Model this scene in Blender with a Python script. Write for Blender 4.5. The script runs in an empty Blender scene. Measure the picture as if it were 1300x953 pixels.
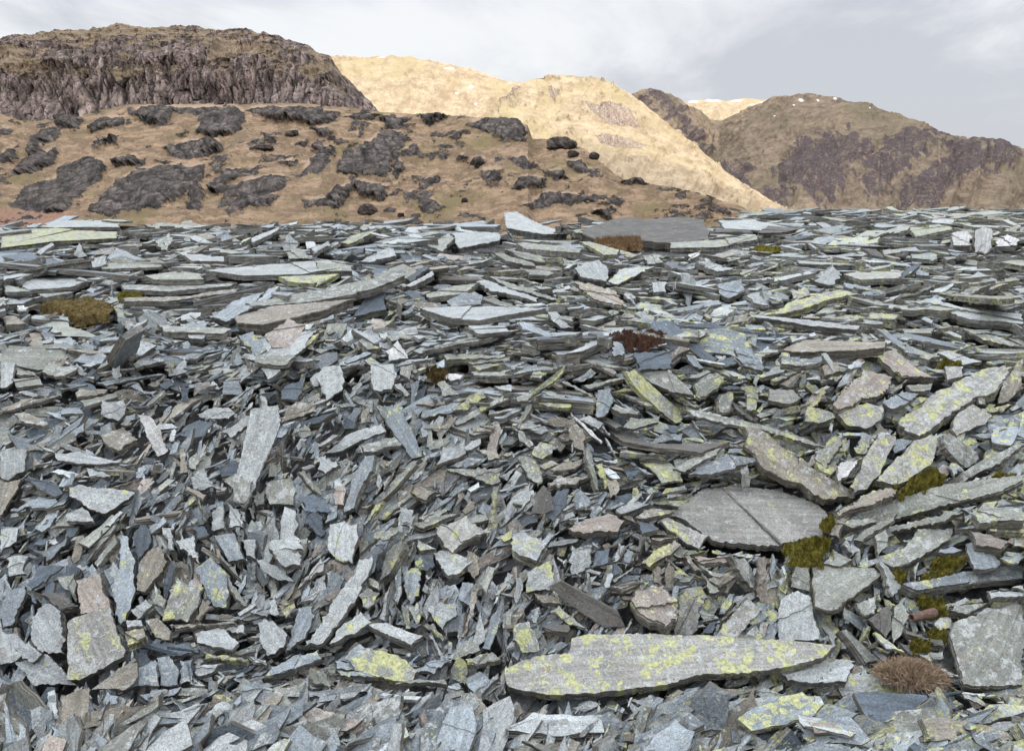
# ---------------------------------------------------------------- traced outlines of the slates one can tell apart
# tile: origin and magnification of the view the outline was read in
TILES = dict(A=(0,450,4),B=(325,450,4),C=(650,450,4),D=(975,450,4),E=(0,650,4),F=(325,650,4),G=(650,650,4),H=(975,650,4),
             P=(0,250,2.889),Q=(400,250,2.889),R=(850,250,2.889),X=(0,0,2.889),Y=(400,0,2.889),Z=(850,0,2.889),O=(0,0,1))
# tile | outline | lie (S on the slope, H flat, M between, V steep, L facing left, R facing right) | yellow lichen 0..9 | tone | thickness cm | label
SLATES = """
O|318,520 352,515 355,540 335,590 312,642 296,632 305,580|S|1|p|3|long pale grey slab leaning upright in the left middle of the heap
O|872,521 890,520 1000,545 1048,566 1030,565 975,548 880,528|M|4|g|3|thin straight slate splinter jutting across above the dark hollow
O|945,540 960,540 985,555 1010,575 1035,595 1075,618 1085,632 1050,635 1020,615 1000,610 965,590 945,565|S|4|n|6|long thick brown-grey slab sloping down right behind the broad boulder slab
O|865,640 890,620 930,617 980,620 1040,640 1055,660 1045,680 1000,690 960,690 905,685 870,660 845,655|M|1|q|5|broad pale boulder slab with a lumpy lichen-crusted top beside the green moss
O|725,808 760,803 830,803 900,806 960,812 1020,815 1062,820 1040,838 1000,848 900,856 860,866 790,875 700,880 645,870 640,845 680,830 720,826|M|5|q|4|very long flat slab speckled with yellow lichen, below the dark polished beam
O|738,297 750,288 790,277 860,274 892,277 902,292 895,306 850,308 800,304 755,304|M|1|k|14|big dark smooth boulder slab lying on the crest of the heap
A|345,665 400,655 560,675 690,700 640,740 540,808 470,790 400,740 350,720|S|2|p|3|pale shield-shaped slate with a long point to the right and a yellow lichen spot
A|515,230 630,225 635,300 600,335 515,310|S|0|p|3|small pale nearly square slate with rounded corners
A|500,400 620,360 700,430 600,490 520,440|M|1|n|4|chunky brown-topped slate block just below the small pale square slate
A|1000,300 1060,270 1160,265 1195,295 1130,325 1010,320|S|0|p|2|
A|280,500 400,490 620,545 500,558 300,540|M|0|p|2|
A|960,620 1040,570 1120,680 1040,690 970,660|S|0|p|2|
A|1130,630 1200,600 1290,640 1245,775 1200,745|S|0|g|2|
A|1070,800 1140,745 1140,880 1070,890|S|0|p|2|
A|1145,740 1240,800 1245,880 1145,880|S|0|p|2|
A|330,810 420,770 475,830 475,850 335,845|M|0|p|3|
A|0,30 80,40 70,140 30,170 0,170|S|0|p|3|
A|0,480 140,480 130,590 40,640 0,630|S|1|p|3|
A|0,640 105,630 80,700 0,830|S|1|n|3|
A|0,270 130,220 310,200 200,240 0,300|M|0|n|3|
A|375,190 400,170 550,175 530,200 390,215|M|0|n|3|
A|1130,395 1290,290 1300,340 1180,425|S|0|p|3|
A|670,50 700,25 820,15 830,35 690,70|M|2|p|3|
A|570,60 610,50 600,150 580,130|V|0|p|1|
A|850,40 890,30 880,120 850,110|V|7|g|1|
A|905,480 940,470 960,600 905,610|S|2|n|2|
A|920,160 970,160 970,230 915,240|S|0|d|1|
A|70,300 120,290 250,350 220,365 100,335|M|2|n|3|
A|60,50 180,90 190,110 90,105|M|0|g|3|
A|60,120 200,110 220,150 80,165|M|0|g|3|
A|440,570 570,590 560,620 450,620|M|0|p|3|
A|690,300 760,310 820,400 860,480 800,520 750,430|S|1|w|2|whitest slate splinter on the left half of the heap
A|985,700 1010,700 1065,850 1040,860|R|0|g|2|
A|410,230 600,190 600,215 420,270|M|0|g|3|
A|940,660 1050,710 1030,740 950,690|M|0|n|2|
A|1090,560 1200,525 1215,600 1120,625|S|0|d|2|
A|960,520 1000,490 1035,530 1000,590 955,570|S|0|g|2|
A|235,40 400,60 330,110 210,90|M|0|g|2|
A|480,140 640,110 830,100 700,128 540,160|M|0|b|2|
A|800,150 870,120 890,160 830,180|S|0|d|1|
A|1220,20 1250,10 1290,90 1270,95|S|0|n|2|
A|120,630 290,650 330,700 280,720 190,680|M|0|d|2|
B|300,100 340,60 430,50 445,170 355,240 330,180|S|0|p|3|pale pitted slate standing up with a pointed lower corner
B|580,45 700,45 720,100 690,180 640,190 590,170|S|1|p|3|pale square-topped slate with a rounded lower edge
B|125,200 160,150 225,130 235,190 225,235 120,225|M|0|d|3|
B|140,290 200,235 300,240 310,290 200,330 125,350|S|1|n|4|
B|605,260 730,250 760,320 850,515 790,530 740,460 640,320|S|3|b|3|long blue-grey slab lying steeply over its paler neighbours in the middle
B|345,505 430,430 520,380 640,345 665,390 560,430 440,490|S|0|p|3|
B|535,460 620,430 700,410 740,460 610,495 545,495|M|1|g|3|
B|300,520 345,510 430,560 350,605|S|1|p|3|
B|50,640 190,610 210,690 200,770 60,760|S|1|g|3|
B|205,740 290,700 360,740 385,800 240,795|M|0|d|1|thin dark blue slate with a curved pale lip
B|210,590 250,585 350,700 330,720|R|0|g|3|
B|440,780 480,640 550,510 610,510 590,590 520,700 500,780 440,810|L|0|b|4|
B|790,700 830,650 925,690 860,740|M|3|n|4|small brown block with orange and yellow lichen on its flat top
B|990,270 1060,230 1160,185 1170,220 1080,280 1000,290|S|6|g|3|
B|1000,350 1160,250 1260,205 1255,240 1100,320 1020,360|S|3|g|3|
B|960,580 1250,575 1245,640 1200,665 1050,610|S|4|g|4|
B|1200,670 1240,660 1220,850 1180,860|V|7|g|2|upright lichen-yellow slate stick like a narrow post
B|935,85 1060,95 1040,125 940,120|M|1|w|3|
B|0,0 200,0 150,55 0,40|M|0|g|3|
B|600,830 700,760 780,700 790,720 650,840|L|4|g|3|
B|560,840 600,760 655,740 620,790 575,850|L|7|g|2|
B|580,750 700,630 800,540 815,555 700,690 600,770|L|2|g|3|
B|725,770 800,790 800,850 740,850|S|0|p|2|
B|765,300 780,150 830,120 820,200 800,310|V|0|b|2|
B|440,300 510,350 500,380 440,380|S|0|d|2|
B|530,290 570,260 580,340 530,350|S|0|n|2|
B|700,150 740,140 790,200 770,215|S|0|p|4|
B|1060,30 1300,10 1290,35 1100,50|M|0|g|3|
B|850,580 930,490 890,585|S|0|d|2|
B|915,150 960,130 1000,170 1035,200 940,215|S|0|g|3|
B|820,830 960,770 980,790 860,850|M|1|g|3|
B|1210,155 1300,150 1300,190 1230,180|M|3|p|3|
B|0,690 50,700 50,760 0,770|S|3|g|3|
B|20,70 100,50 130,80 60,130|M|0|p|2|
B|200,380 250,350 285,410 230,430|S|0|g|2|
B|1080,370 1220,350 1190,390 1100,395|M|3|n|3|
B|1110,480 1240,500 1250,530 1180,540|M|0|n|2|
B|1080,230 1190,240 1190,250 1080,245|M|1|g|2|
B|730,60 800,45 780,130 730,100|S|4|g|3|
B|640,650 700,590 690,640 650,690|S|3|n|3|
O|803,447 850,445 852,468 812,470|M|0|d|3|dark slate plate with a straight upper edge above the diagonal lichen beam
C|590,75 800,75 900,170 925,210 820,190 690,130|M|1|g|3|
C|570,85 620,75 850,280 870,330 830,350 690,230 600,140|R|7|g|4|straight diagonal slate beam streaked yellow with lichen, falling to the right
C|415,300 430,180 500,170 520,230 480,300 430,320|S|4|b|3|
C|500,270 520,250 650,290 640,305 560,300|M|0|g|3|
C|920,150 1040,85 1090,110 1080,140 960,235 930,210|S|5|g|4|
C|45,230 200,130 270,55 265,90 170,170 60,235|S|7|g|3|
C|95,490 150,435 210,450 200,510 160,535 100,510|S|6|g|4|
C|285,370 330,350 365,380 370,490 330,480 285,410|S|1|n|2|
C|550,370 600,315 660,320 760,300 750,350 620,385|S|3|g|3|
C|490,390 550,385 700,450 1110,440 960,495 720,470 560,440|H|0|k|3|
C|820,575 920,520 1065,470 1040,510 880,590|M|0|g|3|
C|650,545 800,545 860,590 870,640 760,655|M|6|g|2|yellow-blotched triangular plate hanging over the dark hollow
C|900,600 960,545 1090,505 1290,540 1130,575 960,605|M|1|b|3|
C|1150,530 1190,520 1210,670 1165,670|V|1|g|2|narrow grey slate peg standing upright in the dark hollow
C|860,730 960,625 965,660 880,735|S|3|g|2|
C|750,760 800,735 855,740 850,775|M|9|g|3|
C|620,830 700,780 820,790 800,810 660,835|M|5|n|3|
C|175,650 230,610 400,610 330,650 190,670|M|0|n|4|
C|190,580 250,540 370,520 340,570 210,590|M|0|n|3|
C|35,510 90,510 160,600 160,650 130,675 70,600|S|3|g|3|
C|420,560 460,545 480,600 480,680 440,620|S|7|g|2|
C|375,460 395,470 450,690 430,690 380,560|R|2|g|2|
C|310,710 345,665 410,740 400,770 320,790|S|0|b|2|
C|100,800 160,660 200,700 215,790 180,805|S|0|k|2|
C|165,790 230,690 290,680 280,760 210,850|S|1|d|2|
C|545,590 640,570 660,590 600,645|S|0|d|2|
C|300,135 400,65 430,90 350,140|S|5|b|3|
C|110,240 300,250 300,270 180,265|M|7|g|3|
C|235,135 270,130 420,210 400,215|M|0|g|2|
C|300,290 320,310 465,440 455,455 300,310|S|0|w|1|
C|905,330 930,335 1000,430 975,435|S|1|g|4|
C|790,350 860,360 830,400 800,395|S|0|d|2|
C|690,460 760,400 880,395 860,440 780,440|M|0|b|2|
C|880,0 930,0 980,70 950,80|S|1|b|3|
C|1030,220 1100,180 1130,190 1110,300 1040,290|S|5|g|4|
C|0,370 60,390 120,460 90,475 30,430|S|0|g|3|
C|1130,0 1270,0 1270,60 1180,50|S|1|b|3|
C|410,525 540,530 530,555 420,540|M|0|p|2|
C|480,640 530,630 545,700 500,730|S|3|n|2|
C|100,85 180,90 150,120 90,115|M|5|g|3|
C|350,150 560,110 570,125 400,170|M|3|g|3|
C|520,190 660,220 720,260 690,265|M|2|g|2|
C|1180,190 1250,195 1240,280 1190,280|S|6|g|3|
C|20,215 110,190 80,235 30,240|M|2|g|2|
D|325,240 430,120 480,70 560,90 640,110 620,170 560,220 440,260 360,285|M|4|r|5|broad five-sided slab with a pinkish brown top and yellow lichen margin
D|660,340 720,290 800,220 860,170 960,120 1100,60 1210,45 1235,80 1180,160 1060,220 900,320 770,410 690,380|M|5|q|6|largest lichen-blotched slab on the right, rising to the upper right
D|930,380 960,300 1040,245 1150,310 1080,360 960,415|S|4|q|4|
D|1165,250 1200,130 1270,30 1300,20 1290,160 1220,240|S|4|n|4|
D|410,670 480,520 560,385 650,410 660,440 580,600 510,690 440,705|S|5|q|5|left one of two parallel lichen-spotted slabs above the moss ledge
D|545,640 640,530 740,430 830,395 885,430 830,560 720,640 640,665|S|6|q|5|right one of two parallel lichen-spotted slabs above the moss ledge
D|345,610 370,540 480,520 410,620 360,645|S|2|w|4|
D|225,520 330,420 380,390 380,450 290,580|L|4|g|3|
D|185,340 200,260 330,290 345,320 260,350|S|8|g|3|
D|350,290 500,240 580,250 580,330 510,380 440,370 370,330|S|5|q|4|
D|475,390 540,400 520,470 480,510 430,470|S|5|p|3|
D|890,400 930,395 1060,490 1080,530 1010,580 900,470|R|0|g|6|
D|400,830 560,760 740,700 920,650 1300,610 1300,640 1180,700 1000,740 800,790 560,860|L|2|g|6|very long weathered slate beam running to the right edge below the moss ledge
D|910,640 1100,520 1280,440 1300,455 1160,560 940,680|L|0|g|5|
D|340,790 470,710 630,670 650,710 500,770 360,815|M|4|n|4|
D|1045,800 1120,770 1300,770 1300,830 1080,850|M|3|g|5|
D|910,570 960,550 1000,590 950,620|S|4|p|3|
D|580,240 700,185 770,200 640,270|M|0|b|4|
D|700,155 840,145 830,180 720,185|M|1|g|3|
D|895,60 990,60 990,110 910,130|M|1|q|4|
D|70,10 260,20 270,40 150,60 70,45|M|2|g|5|
D|1220,270 1300,190 1300,270 1240,290|S|0|b|4|
D|0,175 130,180 170,220 100,250 0,230|M|4|q|3|
D|55,150 130,100 190,80 120,170|S|0|n|4|
D|600,190 700,120 720,130 620,200|S|3|n|3|
D|1060,210 1110,200 1120,260 1075,250|S|0|n|3|
D|630,420 740,430 700,480 640,500|S|2|b|4|
E|385,345 510,300 560,450 560,490 410,520|S|0|r|6|upright block with a rust-brown upper half and pale lower half
E|340,560 380,530 560,480 640,700 630,735 500,800 400,855 335,850 340,680|S|4|q|5|large broad slab with yellow lichen on its right side, low in the left corner
E|150,560 190,490 250,460 310,500 320,600 335,650 330,720 200,705 150,620|S|0|p|6|pale rounded cobble-like slab near the lower left corner
E|555,380 600,270 610,90 650,120 690,250 690,400 640,550 610,570 580,500|S|3|b|4|tall blade pointed at both ends with orange-yellow dots
E|665,130 710,60 760,90 770,150 700,245|S|0|d|3|
E|695,270 770,180 830,165 855,250 780,350 740,410 690,400|S|2|n|4|
E|820,555 900,330 1035,380 1020,450 950,560|S|5|g|4|squarish slab with big yellow lichen dots leaning to the upper right
E|985,280 1070,220 1160,310 1170,400 1150,485 1080,480|S|5|b|4|long slab with yellow dots leaning to the upper left
E|1080,115 1190,100 1240,240 1160,255|S|1|b|3|
E|890,140 990,110 1020,265 930,190|S|0|p|3|
E|860,570 1190,535 1205,560 880,595|M|0|n|3|narrow horizontal brown-grey slate lath below the yellow-dotted slabs
E|990,610 1130,580 1215,660 1180,700 1000,660|M|1|p|3|
E|700,665 850,650 960,650 1015,710 870,735|M|0|d|3|
E|735,545 800,530 870,600 860,650 800,640|S|2|n|3|
E|610,590 730,585 740,630 640,670|M|4|n|5|
E|790,735 860,725 910,800 900,880 810,880|S|0|b|3|
E|700,880 720,780 790,745 805,880|S|0|b|3|
E|910,745 985,735 985,880 915,880|S|0|b|3|
E|460,900 600,790 700,760 705,830 640,900|S|2|n|4|
E|70,760 240,720 390,880 170,880|S|1|p|4|
E|0,470 40,380 130,370 130,430 60,580 10,590|S|3|b|4|
E|290,320 380,305 385,460 310,380|S|1|g|3|
E|0,600 90,620 130,680 80,760 0,780|S|2|p|4|
E|70,700 150,650 215,720 160,765|S|2|p|3|
E|820,75 870,75 885,190 850,190|S|0|p|2|
E|1020,700 1260,740 1250,760 1040,740|M|7|g|4|
E|990,770 1140,760 1060,820 990,825|M|0|p|3|
E|1230,140 1300,135 1300,240 1250,220|S|0|p|3|
E|200,400 330,400 400,480 300,500|M|1|k|4|
E|980,550 1030,435 1085,480 1010,555|S|0|n|3|
E|1150,310 1260,470 1240,480 1170,400|R|0|g|3|
E|420,250 480,160 590,60 580,90 440,250|L|0|g|3|
E|480,250 590,120 600,150 560,200 490,280|L|0|g|3|
E|1130,590 1240,565 1245,620 1140,605|S|1|p|4|
E|640,545 720,545 730,575 640,585|M|1|p|3|
E|775,350 850,440 830,490 775,470|S|2|g|3|
E|0,90 100,75 90,150 0,210|S|2|p|3|
E|30,230 150,220 130,310 40,330|S|2|p|3|
E|160,190 260,170 350,110 330,170 240,250|S|1|b|3|
E|130,370 200,260 330,270 260,320 160,390|S|0|d|3|
E|660,490 740,440 775,470 700,540|S|3|p|3|
E|970,75 1040,70 1070,110 1000,135|S|0|d|3|
F|360,190 370,60 430,40 520,50 520,150 490,260 400,240|S|4|p|4|upright pale slab with round yellow lichen spots above the longest leaning plank
F|340,665 240,680 350,520 430,380 520,230 590,215 600,235 540,380 440,540|S|2|p|5|longest leaning plank of slate with a rust patch, low in the left half
F|215,385 330,225 350,260 340,295|S|0|w|3|
F|520,210 640,80 710,30 700,60 600,150|L|0|b|3|
F|910,70 1060,10 1170,100 1000,205 970,180|M|3|q|5|lozenge-shaped flat slab with a thick dark front edge, upper one of two in the middle
F|895,205 950,190 1110,240 1050,300 975,325|M|4|p|4|lozenge-shaped flat slab with a thick front edge, lower one of two in the middle
F|370,670 440,560 530,500 590,560 500,620 400,660|M|4|p|3|
F|145,715 180,590 215,480 290,470 300,520 250,640|S|2|b|4|
F|5,560 50,535 165,620 140,690 60,735 10,640|S|1|p|5|
F|465,750 530,690 600,695 760,740 825,800 800,860 700,860 500,810|M|9|g|4|flat slab almost wholly covered in yellow-green lichen
F|550,565 660,555 850,625 790,675 690,630|M|0|p|6|
F|35,840 80,780 200,720 320,690 340,740 200,790|M|2|b|5|
F|870,480 920,455 1030,465 1020,530 970,560 950,600 900,550|S|3|p|4|
F|985,840 1000,770 1040,710 1070,760 1060,880|V|8|g|3|
F|630,350 660,200 740,140 750,180 680,310|L|5|g|4|
F|755,300 830,280 830,400 780,470 755,400|S|5|b|3|
F|690,440 700,330 740,260 745,420 720,470|S|5|b|3|
F|620,540 650,430 690,345 660,470 650,550|L|1|p|3|
F|790,520 815,450 830,560 810,575|S|6|g|2|
F|735,470 780,480 790,590 760,590|S|5|g|2|
F|850,570 900,560 970,640 950,660|R|4|g|3|
F|860,610 900,620 970,750 935,770|R|0|b|3|
F|970,740 1060,650 1130,660 1140,700 1010,750|S|1|g|3|
F|830,800 880,750 1000,750 900,820|M|0|b|3|
F|1060,740 1200,700 1245,740 1070,770|M|5|g|4|
F|1040,640 1090,400 1140,380 1110,520 1070,620|S|4|n|3|
F|1145,690 1190,530 1250,450 1240,530 1190,700|S|3|b|3|
F|60,180 80,140 160,150 235,220 230,270 150,280|S|0|p|6|
F|95,160 160,120 220,130 240,190 160,185|M|0|p|4|
F|0,230 60,250 200,350 110,350 20,280|S|0|p|5|
F|240,60 260,10 340,20 360,110 330,130|S|2|d|3|
F|725,0 800,0 800,40 770,110 735,70|S|0|p|3|
F|820,130 920,180 830,195|M|5|p|3|
F|1070,190 1120,210 1145,280 1110,340 1070,300|S|2|n|3|
F|275,780 350,790 400,880 300,880|S|3|g|3|
F|505,420 570,380 630,410 600,470 540,480|S|4|g|3|
F|60,450 100,420 120,520 60,510|S|0|p|3|
F|110,470 190,440 200,480 150,540|S|4|n|3|
F|810,210 900,210 910,270 870,300 820,280|S|6|d|3|
F|1170,0 1225,0 1205,100 1175,90|V|7|g|3|
F|1240,130 1300,90 1300,130 1260,150|S|8|w|3|
F|800,60 900,20 990,0 1040,0 900,60 830,80|M|1|g|3|
F|400,800 560,810 620,840 430,830|M|2|b|3|
F|700,870 830,840 960,845 980,880|M|2|g|3|
F|570,330 620,350 630,400 580,370|R|4|g|3|
F|590,130 600,100 720,70 730,90 660,140|M|5|g|2|
G|185,380 250,350 540,505 575,580 470,585 350,510|V|0|k|5|smooth dark brown-grey sawn beam without lichen, lying diagonally
G|595,440 620,400 700,370 780,370 835,430 840,520 790,580 700,540 630,490|M|4|r|7|rounded brownish slab like a tortoise shell, blotched yellow
G|840,500 850,420 900,390 945,460 930,640 820,635|V|5|q|4|tombstone-shaped upright slate with yellow left side
G|1010,640 1200,415 1285,490 1140,650|S|4|q|7|thick oblong slab leaning right of the tombstone-shaped slate
G|295,200 300,160 410,165 405,280 340,330 295,320|V|1|p|3|pale square slate standing upright above the dark sawn beam
G|70,410 75,300 200,240 220,350 190,400|S|5|p|3|
G|0,110 60,100 185,155 130,250 0,200|M|4|p|5|
G|650,260 740,180 830,140 860,165 800,220 700,280|S|6|n|5|
G|700,130 840,110 850,130 760,155|M|0|r|4|
G|280,85 400,20 500,5 580,40 540,100 380,110|M|1|r|4|
G|750,40 790,25 1000,120 950,190 870,150 790,90|S|4|q|4|
G|775,380 790,225 825,280 835,400|V|2|n|3|
G|715,300 740,265 770,300 770,370 715,360|V|0|n|3|
G|505,250 545,150 570,165 530,250|L|0|p|2|
G|560,250 590,180 620,210 600,260|L|0|b|2|
G|600,270 650,130 680,120 650,230|L|0|k|3|
G|410,280 430,190 500,180 490,260|S|0|d|2|
G|500,340 620,275 610,300 520,360|S|0|g|3|
G|190,500 240,470 380,580 290,570|S|6|g|3|
G|925,220 1000,230 1120,215 1110,250 940,250|M|1|r|4|
G|940,255 1080,310 1060,330 960,290|M|0|g|3|
G|995,345 1050,310 1170,290 1150,320 1060,375|M|1|n|4|
G|1110,220 1180,230 1240,330 1235,400 1170,330|R|0|g|6|
G|1245,240 1290,220 1300,470 1240,430|V|1|r|5|
G|0,560 90,545 150,700 50,715 0,650|S|7|g|4|
G|150,580 290,565 290,610 200,600|M|0|k|3|
G|350,400 390,300 410,430|V|0|p|3|
G|950,630 1000,560 1060,540 1020,610|S|0|d|3|
G|945,500 960,490 1060,530 960,560|M|0|g|3|
G|500,380 640,330 680,350 560,400|M|0|n|4|
G|870,220 900,210 965,300 930,300|S|0|n|3|
G|110,410 240,430 260,470 160,460|M|2|n|3|
G|20,330 50,320 60,370 20,480 5,430|V|0|p|2|
G|630,40 720,60 740,90 660,110|M|1|d|3|
G|960,300 1060,400 1000,410|S|5|g|3|
H|220,280 300,265 540,280 580,310 500,380 400,450 330,500 235,480|M|1|g|5|broad grey slab with a ragged torn lower edge below the green moss
H|45,650 60,430 150,390 210,420 240,540 270,600 270,650 80,660|S|1|p|4|tall pale slab tapering upward, left of the ragged-edged slab
H|110,380 140,270 210,280 215,400|S|1|g|3|
H|580,250 690,180 760,80 940,75 930,130 820,200 720,260 640,280|M|2|g|5|broad dull grey slab between two ledges of moss on the right
H|1000,160 1080,150 1180,240 1160,280 1050,290|M|1|b|4|
H|680,360 780,345 1030,290 1300,260 1300,330 1050,350 850,380 760,395|M|3|b|5|
H|930,560 1000,530 1300,450 1300,880 990,880 920,640|M|2|g|5|huge dull slab filling the lower right corner, one round yellow lichen patch
H|430,460 560,400 550,520 480,530|M|0|g|3|
H|565,250 590,240 690,380 630,430 600,350|R|1|p|4|
H|640,480 680,440 725,530 680,620 640,660 630,560|S|0|g|4|
H|370,600 400,590 580,760 500,770|R|0|g|4|
H|530,610 550,605 700,710 600,690|M|9|p|2|
H|70,810 370,730 440,780 400,860 100,850|M|1|p|5|
H|740,710 890,700 900,740 820,750|M|0|g|4|
H|690,590 890,640 900,680 700,620|M|0|k|4|
H|430,140 560,40 660,0 640,40 480,150|L|0|g|4|
H|310,110 350,20 400,30 360,130|L|1|n|4|
H|380,150 400,130 470,190 430,220|S|1|p|5|
H|280,260 330,190 430,240 370,275|M|1|g|4|
H|830,780 980,830 900,830|M|0|w|3|
H|1110,400 1300,395 1300,430 1130,440|M|3|p|4|
H|925,500 960,470 1150,450 1010,520|M|4|g|4|
H|1045,20 1060,0 1300,0 1300,40 1100,45|M|4|g|5|
H|1160,100 1200,50 1300,50 1300,105|M|5|g|5|
H|1230,380 1300,375 1300,400|M|0|w|2|
H|840,570 860,540 930,530 935,590 870,600|S|4|p|4|
H|610,70 880,0 1000,0 900,50 760,70 620,110|L|1|g|5|
H|540,120 600,80 615,170 560,225|S|1|g|4|
H|1020,90 1130,110 1240,150 1190,190 1060,170|M|0|r|4|
H|840,200 930,170 990,190 900,210|M|0|b|3|
H|500,540 620,460 630,560 600,640|S|0|k|4|
H|350,50 520,20 560,40 430,80|M|1|g|4|
P|0,130 200,115 430,125 430,150 200,160 0,185|H|6|g|5|long flat slab crusted green-yellow with lichen at the left end of the crest
P|130,110 260,85 420,85 440,110 200,113|H|3|p|4|
P|530,290 660,270 740,280 750,300 560,305|H|3|g|5|
P|440,320 700,320 870,310 850,325 620,350 450,340|H|0|g|5|
P|440,370 700,355 880,335 870,350 640,380 450,385|H|0|n|5|
P|760,265 1000,240 1200,235 1290,255 1100,280 900,285|H|2|p|6|
P|1020,290 1150,285 1250,280 1150,320 1050,310|H|7|g|5|
P|780,440 850,380 970,345 930,400 830,460|M|0|b|4|blue-grey plate tilted up under the end of the long ledge slabs
P|900,390 1100,350 1300,330 1300,355 1100,390 930,400|M|0|g|5|
P|860,440 1000,400 1300,370 1200,410 960,470 870,465|M|0|n|6|
P|900,590 960,540 1170,480 1120,550 1050,620|M|0|p|3|pale pointed plate fanned out under the brown-topped one
P|860,500 930,490 980,560 940,600 880,530|S|4|b|3|
P|975,500 1060,445 1120,470 1080,540 1000,550|M|0|r|4|
P|575,470 700,475 850,480 820,500 600,495|H|0|g|5|
P|290,520 330,460 430,420 390,460|M|0|b|4|
P|640,200 800,215 930,210 880,235 700,235|H|0|p|5|
P|320,235 400,205 400,245 340,260|M|0|p|4|
P|1030,175 1060,130 1100,170 1080,200 1040,200|V|1|p|4|pale pointed slate standing up just under the crest
P|900,160 1040,100 1020,120 930,170|M|0|p|5|
P|60,300 200,290 340,300 260,330 100,340|H|1|p|5|
P|130,350 260,330 270,350 160,370|H|0|g|5|
P|1040,200 1100,190 1160,225 1060,225|M|0|g|5|
P|340,245 600,245 580,255 380,265|H|1|g|3|
P|265,210 290,165 320,220|V|0|p|4|
P|130,205 190,165 200,175 150,215|M|0|p|4|
P|400,370 410,320 425,385|V|0|p|3|
P|0,310 70,330 120,350 20,350|H|0|g|4|
P|0,440 60,435 100,465 20,470|H|0|n|5|
P|60,600 130,560 160,540 140,580 90,610|M|0|p|4|
P|200,545 420,570 330,575|H|0|n|4|
P|620,200 560,160 620,130 640,160|M|2|g|5|
P|1140,190 1210,150 1215,170 1150,210|M|1|p|5|
P|690,505 760,500 750,520 690,520|M|0|p|4|
P|430,570 460,520 470,540 440,575|S|0|b|3|
P|60,390 105,400 100,420 60,420|M|0|w|4|
Q|690,60 740,55 820,95 930,130 850,135 700,115|M|2|p|8|pale ridge-backed slab standing highest on the middle of the crest
Q|500,130 560,125 680,130 680,160 530,190 510,170|M|1|p|6|
Q|410,175 490,140 510,155 470,195|M|1|g|5|
Q|590,310 620,300 820,370 820,390 640,345|M|0|p|5|straight plank falling to the right above the long pale flat slab
Q|380,405 640,395 850,405 700,430 600,450 500,445|H|0|p|6|long pale flat slab with a pointed left end in the centre of the heap
Q|380,565 500,520 700,495 640,520 430,560|H|0|g|4|
Q|135,440 180,370 260,350 262,410|M|0|d|5|bare blue-grey plate lying alone in the hollow left of the centre
Q|255,560 300,525 345,590 270,598|M|0|w|4|small pale triangular slate among blue shards
Q|950,260 1040,230 1080,270 1070,310 970,290|M|0|p|5|
Q|950,310 1100,340 1150,400 1040,380 990,350|M|4|r|5|
Q|1070,310 1110,265 1250,255 1180,290 1120,320|M|5|p|4|
Q|1065,250 1120,185 1125,210 1090,260|V|0|d|3|
Q|850,420 890,420 950,480 900,480|M|2|p|4|
Q|390,355 500,325 600,315 560,350 420,365|H|2|g|5|
Q|430,290 600,290 630,305 450,305|M|3|k|4|
Q|620,280 700,310 940,390 930,395 700,330|M|1|g|3|
Q|960,430 1100,425 1030,450 970,445|H|2|p|4|
Q|0,240 130,250 140,270 0,275|M|3|g|6|
Q|330,325 430,270 440,285 350,330|M|0|p|4|
Q|970,160 1010,160 1180,210 1060,215|M|6|g|5|
Q|735,170 760,165 980,190 970,205 770,190|H|3|g|6|
Q|700,120 735,150 730,170 710,140|V|1|p|4|
Q|770,265 850,260 880,280 850,290 780,285|H|1|g|4|
Q|160,230 270,180 290,195 300,215 200,235|M|0|p|5|
Q|90,165 130,140 260,110 200,140 120,175|M|5|g|5|
Q|690,190 830,215 850,240 760,225|M|1|g|6|
Q|650,195 800,240 810,255 700,235|M|1|g|5|
Q|480,380 550,350 620,365 610,395 500,400|M|0|b|5|
Q|0,310 90,280 60,300 0,330|M|7|g|4|
Q|0,355 100,320 320,275 330,290 200,340 0,375|M|1|g|7|thick long slab rising to the right at the end of the ledge slabs
Q|330,300 400,250 420,260 350,310|M|0|d|3|
Q|450,580 560,575 700,575 680,590 480,600|H|3|g|4|
Q|560,620 700,600 740,600 600,635|H|5|g|4|
Q|570,640 700,640 710,655 580,655|H|1|g|4|
Q|560,470 700,470 720,490 600,500|H|1|p|4|
Q|1140,340 1180,370 1180,400 1130,360|M|1|p|4|
Q|1230,310 1290,310 1290,350 1240,350|M|1|p|4|
Q|1200,210 1250,205 1280,240 1220,245|M|1|g|5|
Q|1090,530 1130,540 1140,570 1095,585|M|0|b|4|
R|0,165 150,155 330,140 330,155 180,180 0,185|H|4|g|6|
R|180,90 300,85 460,115 320,120 200,115|H|2|p|5|
R|160,115 300,120 310,130 160,130|H|0|k|4|
R|320,130 360,105 480,115 400,130|H|0|k|5|
R|870,110 1040,95 1040,115 900,140|H|5|g|6|
R|1120,120 1155,105 1190,125 1190,190 1160,215 1115,205|V|0|w|5|whitish upright slate standing against two pale blocks at the right end of the crest
R|1035,130 1100,125 1120,150 1110,175 1040,175|M|0|w|10|whitish slate block left of the upright whitish slate
R|1190,150 1240,135 1290,160 1270,178 1190,178|M|0|w|8|whitish slate block right of the upright whitish slate
R|525,310 600,245 630,275 610,320 560,320|M|0|p|4|pale kite-shaped slate standing up on the right flat of the heap
R|630,280 700,265 850,275 840,300 700,305|H|4|q|7|
R|35,280 90,285 100,330 80,420 60,400|V|3|p|3|upright pale kite-shaped slate with a point at the foot
R|285,430 400,440 700,470 690,485 500,470 300,445|M|1|p|6|long pale slate beam falling gently to the right, right of the centre
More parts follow.
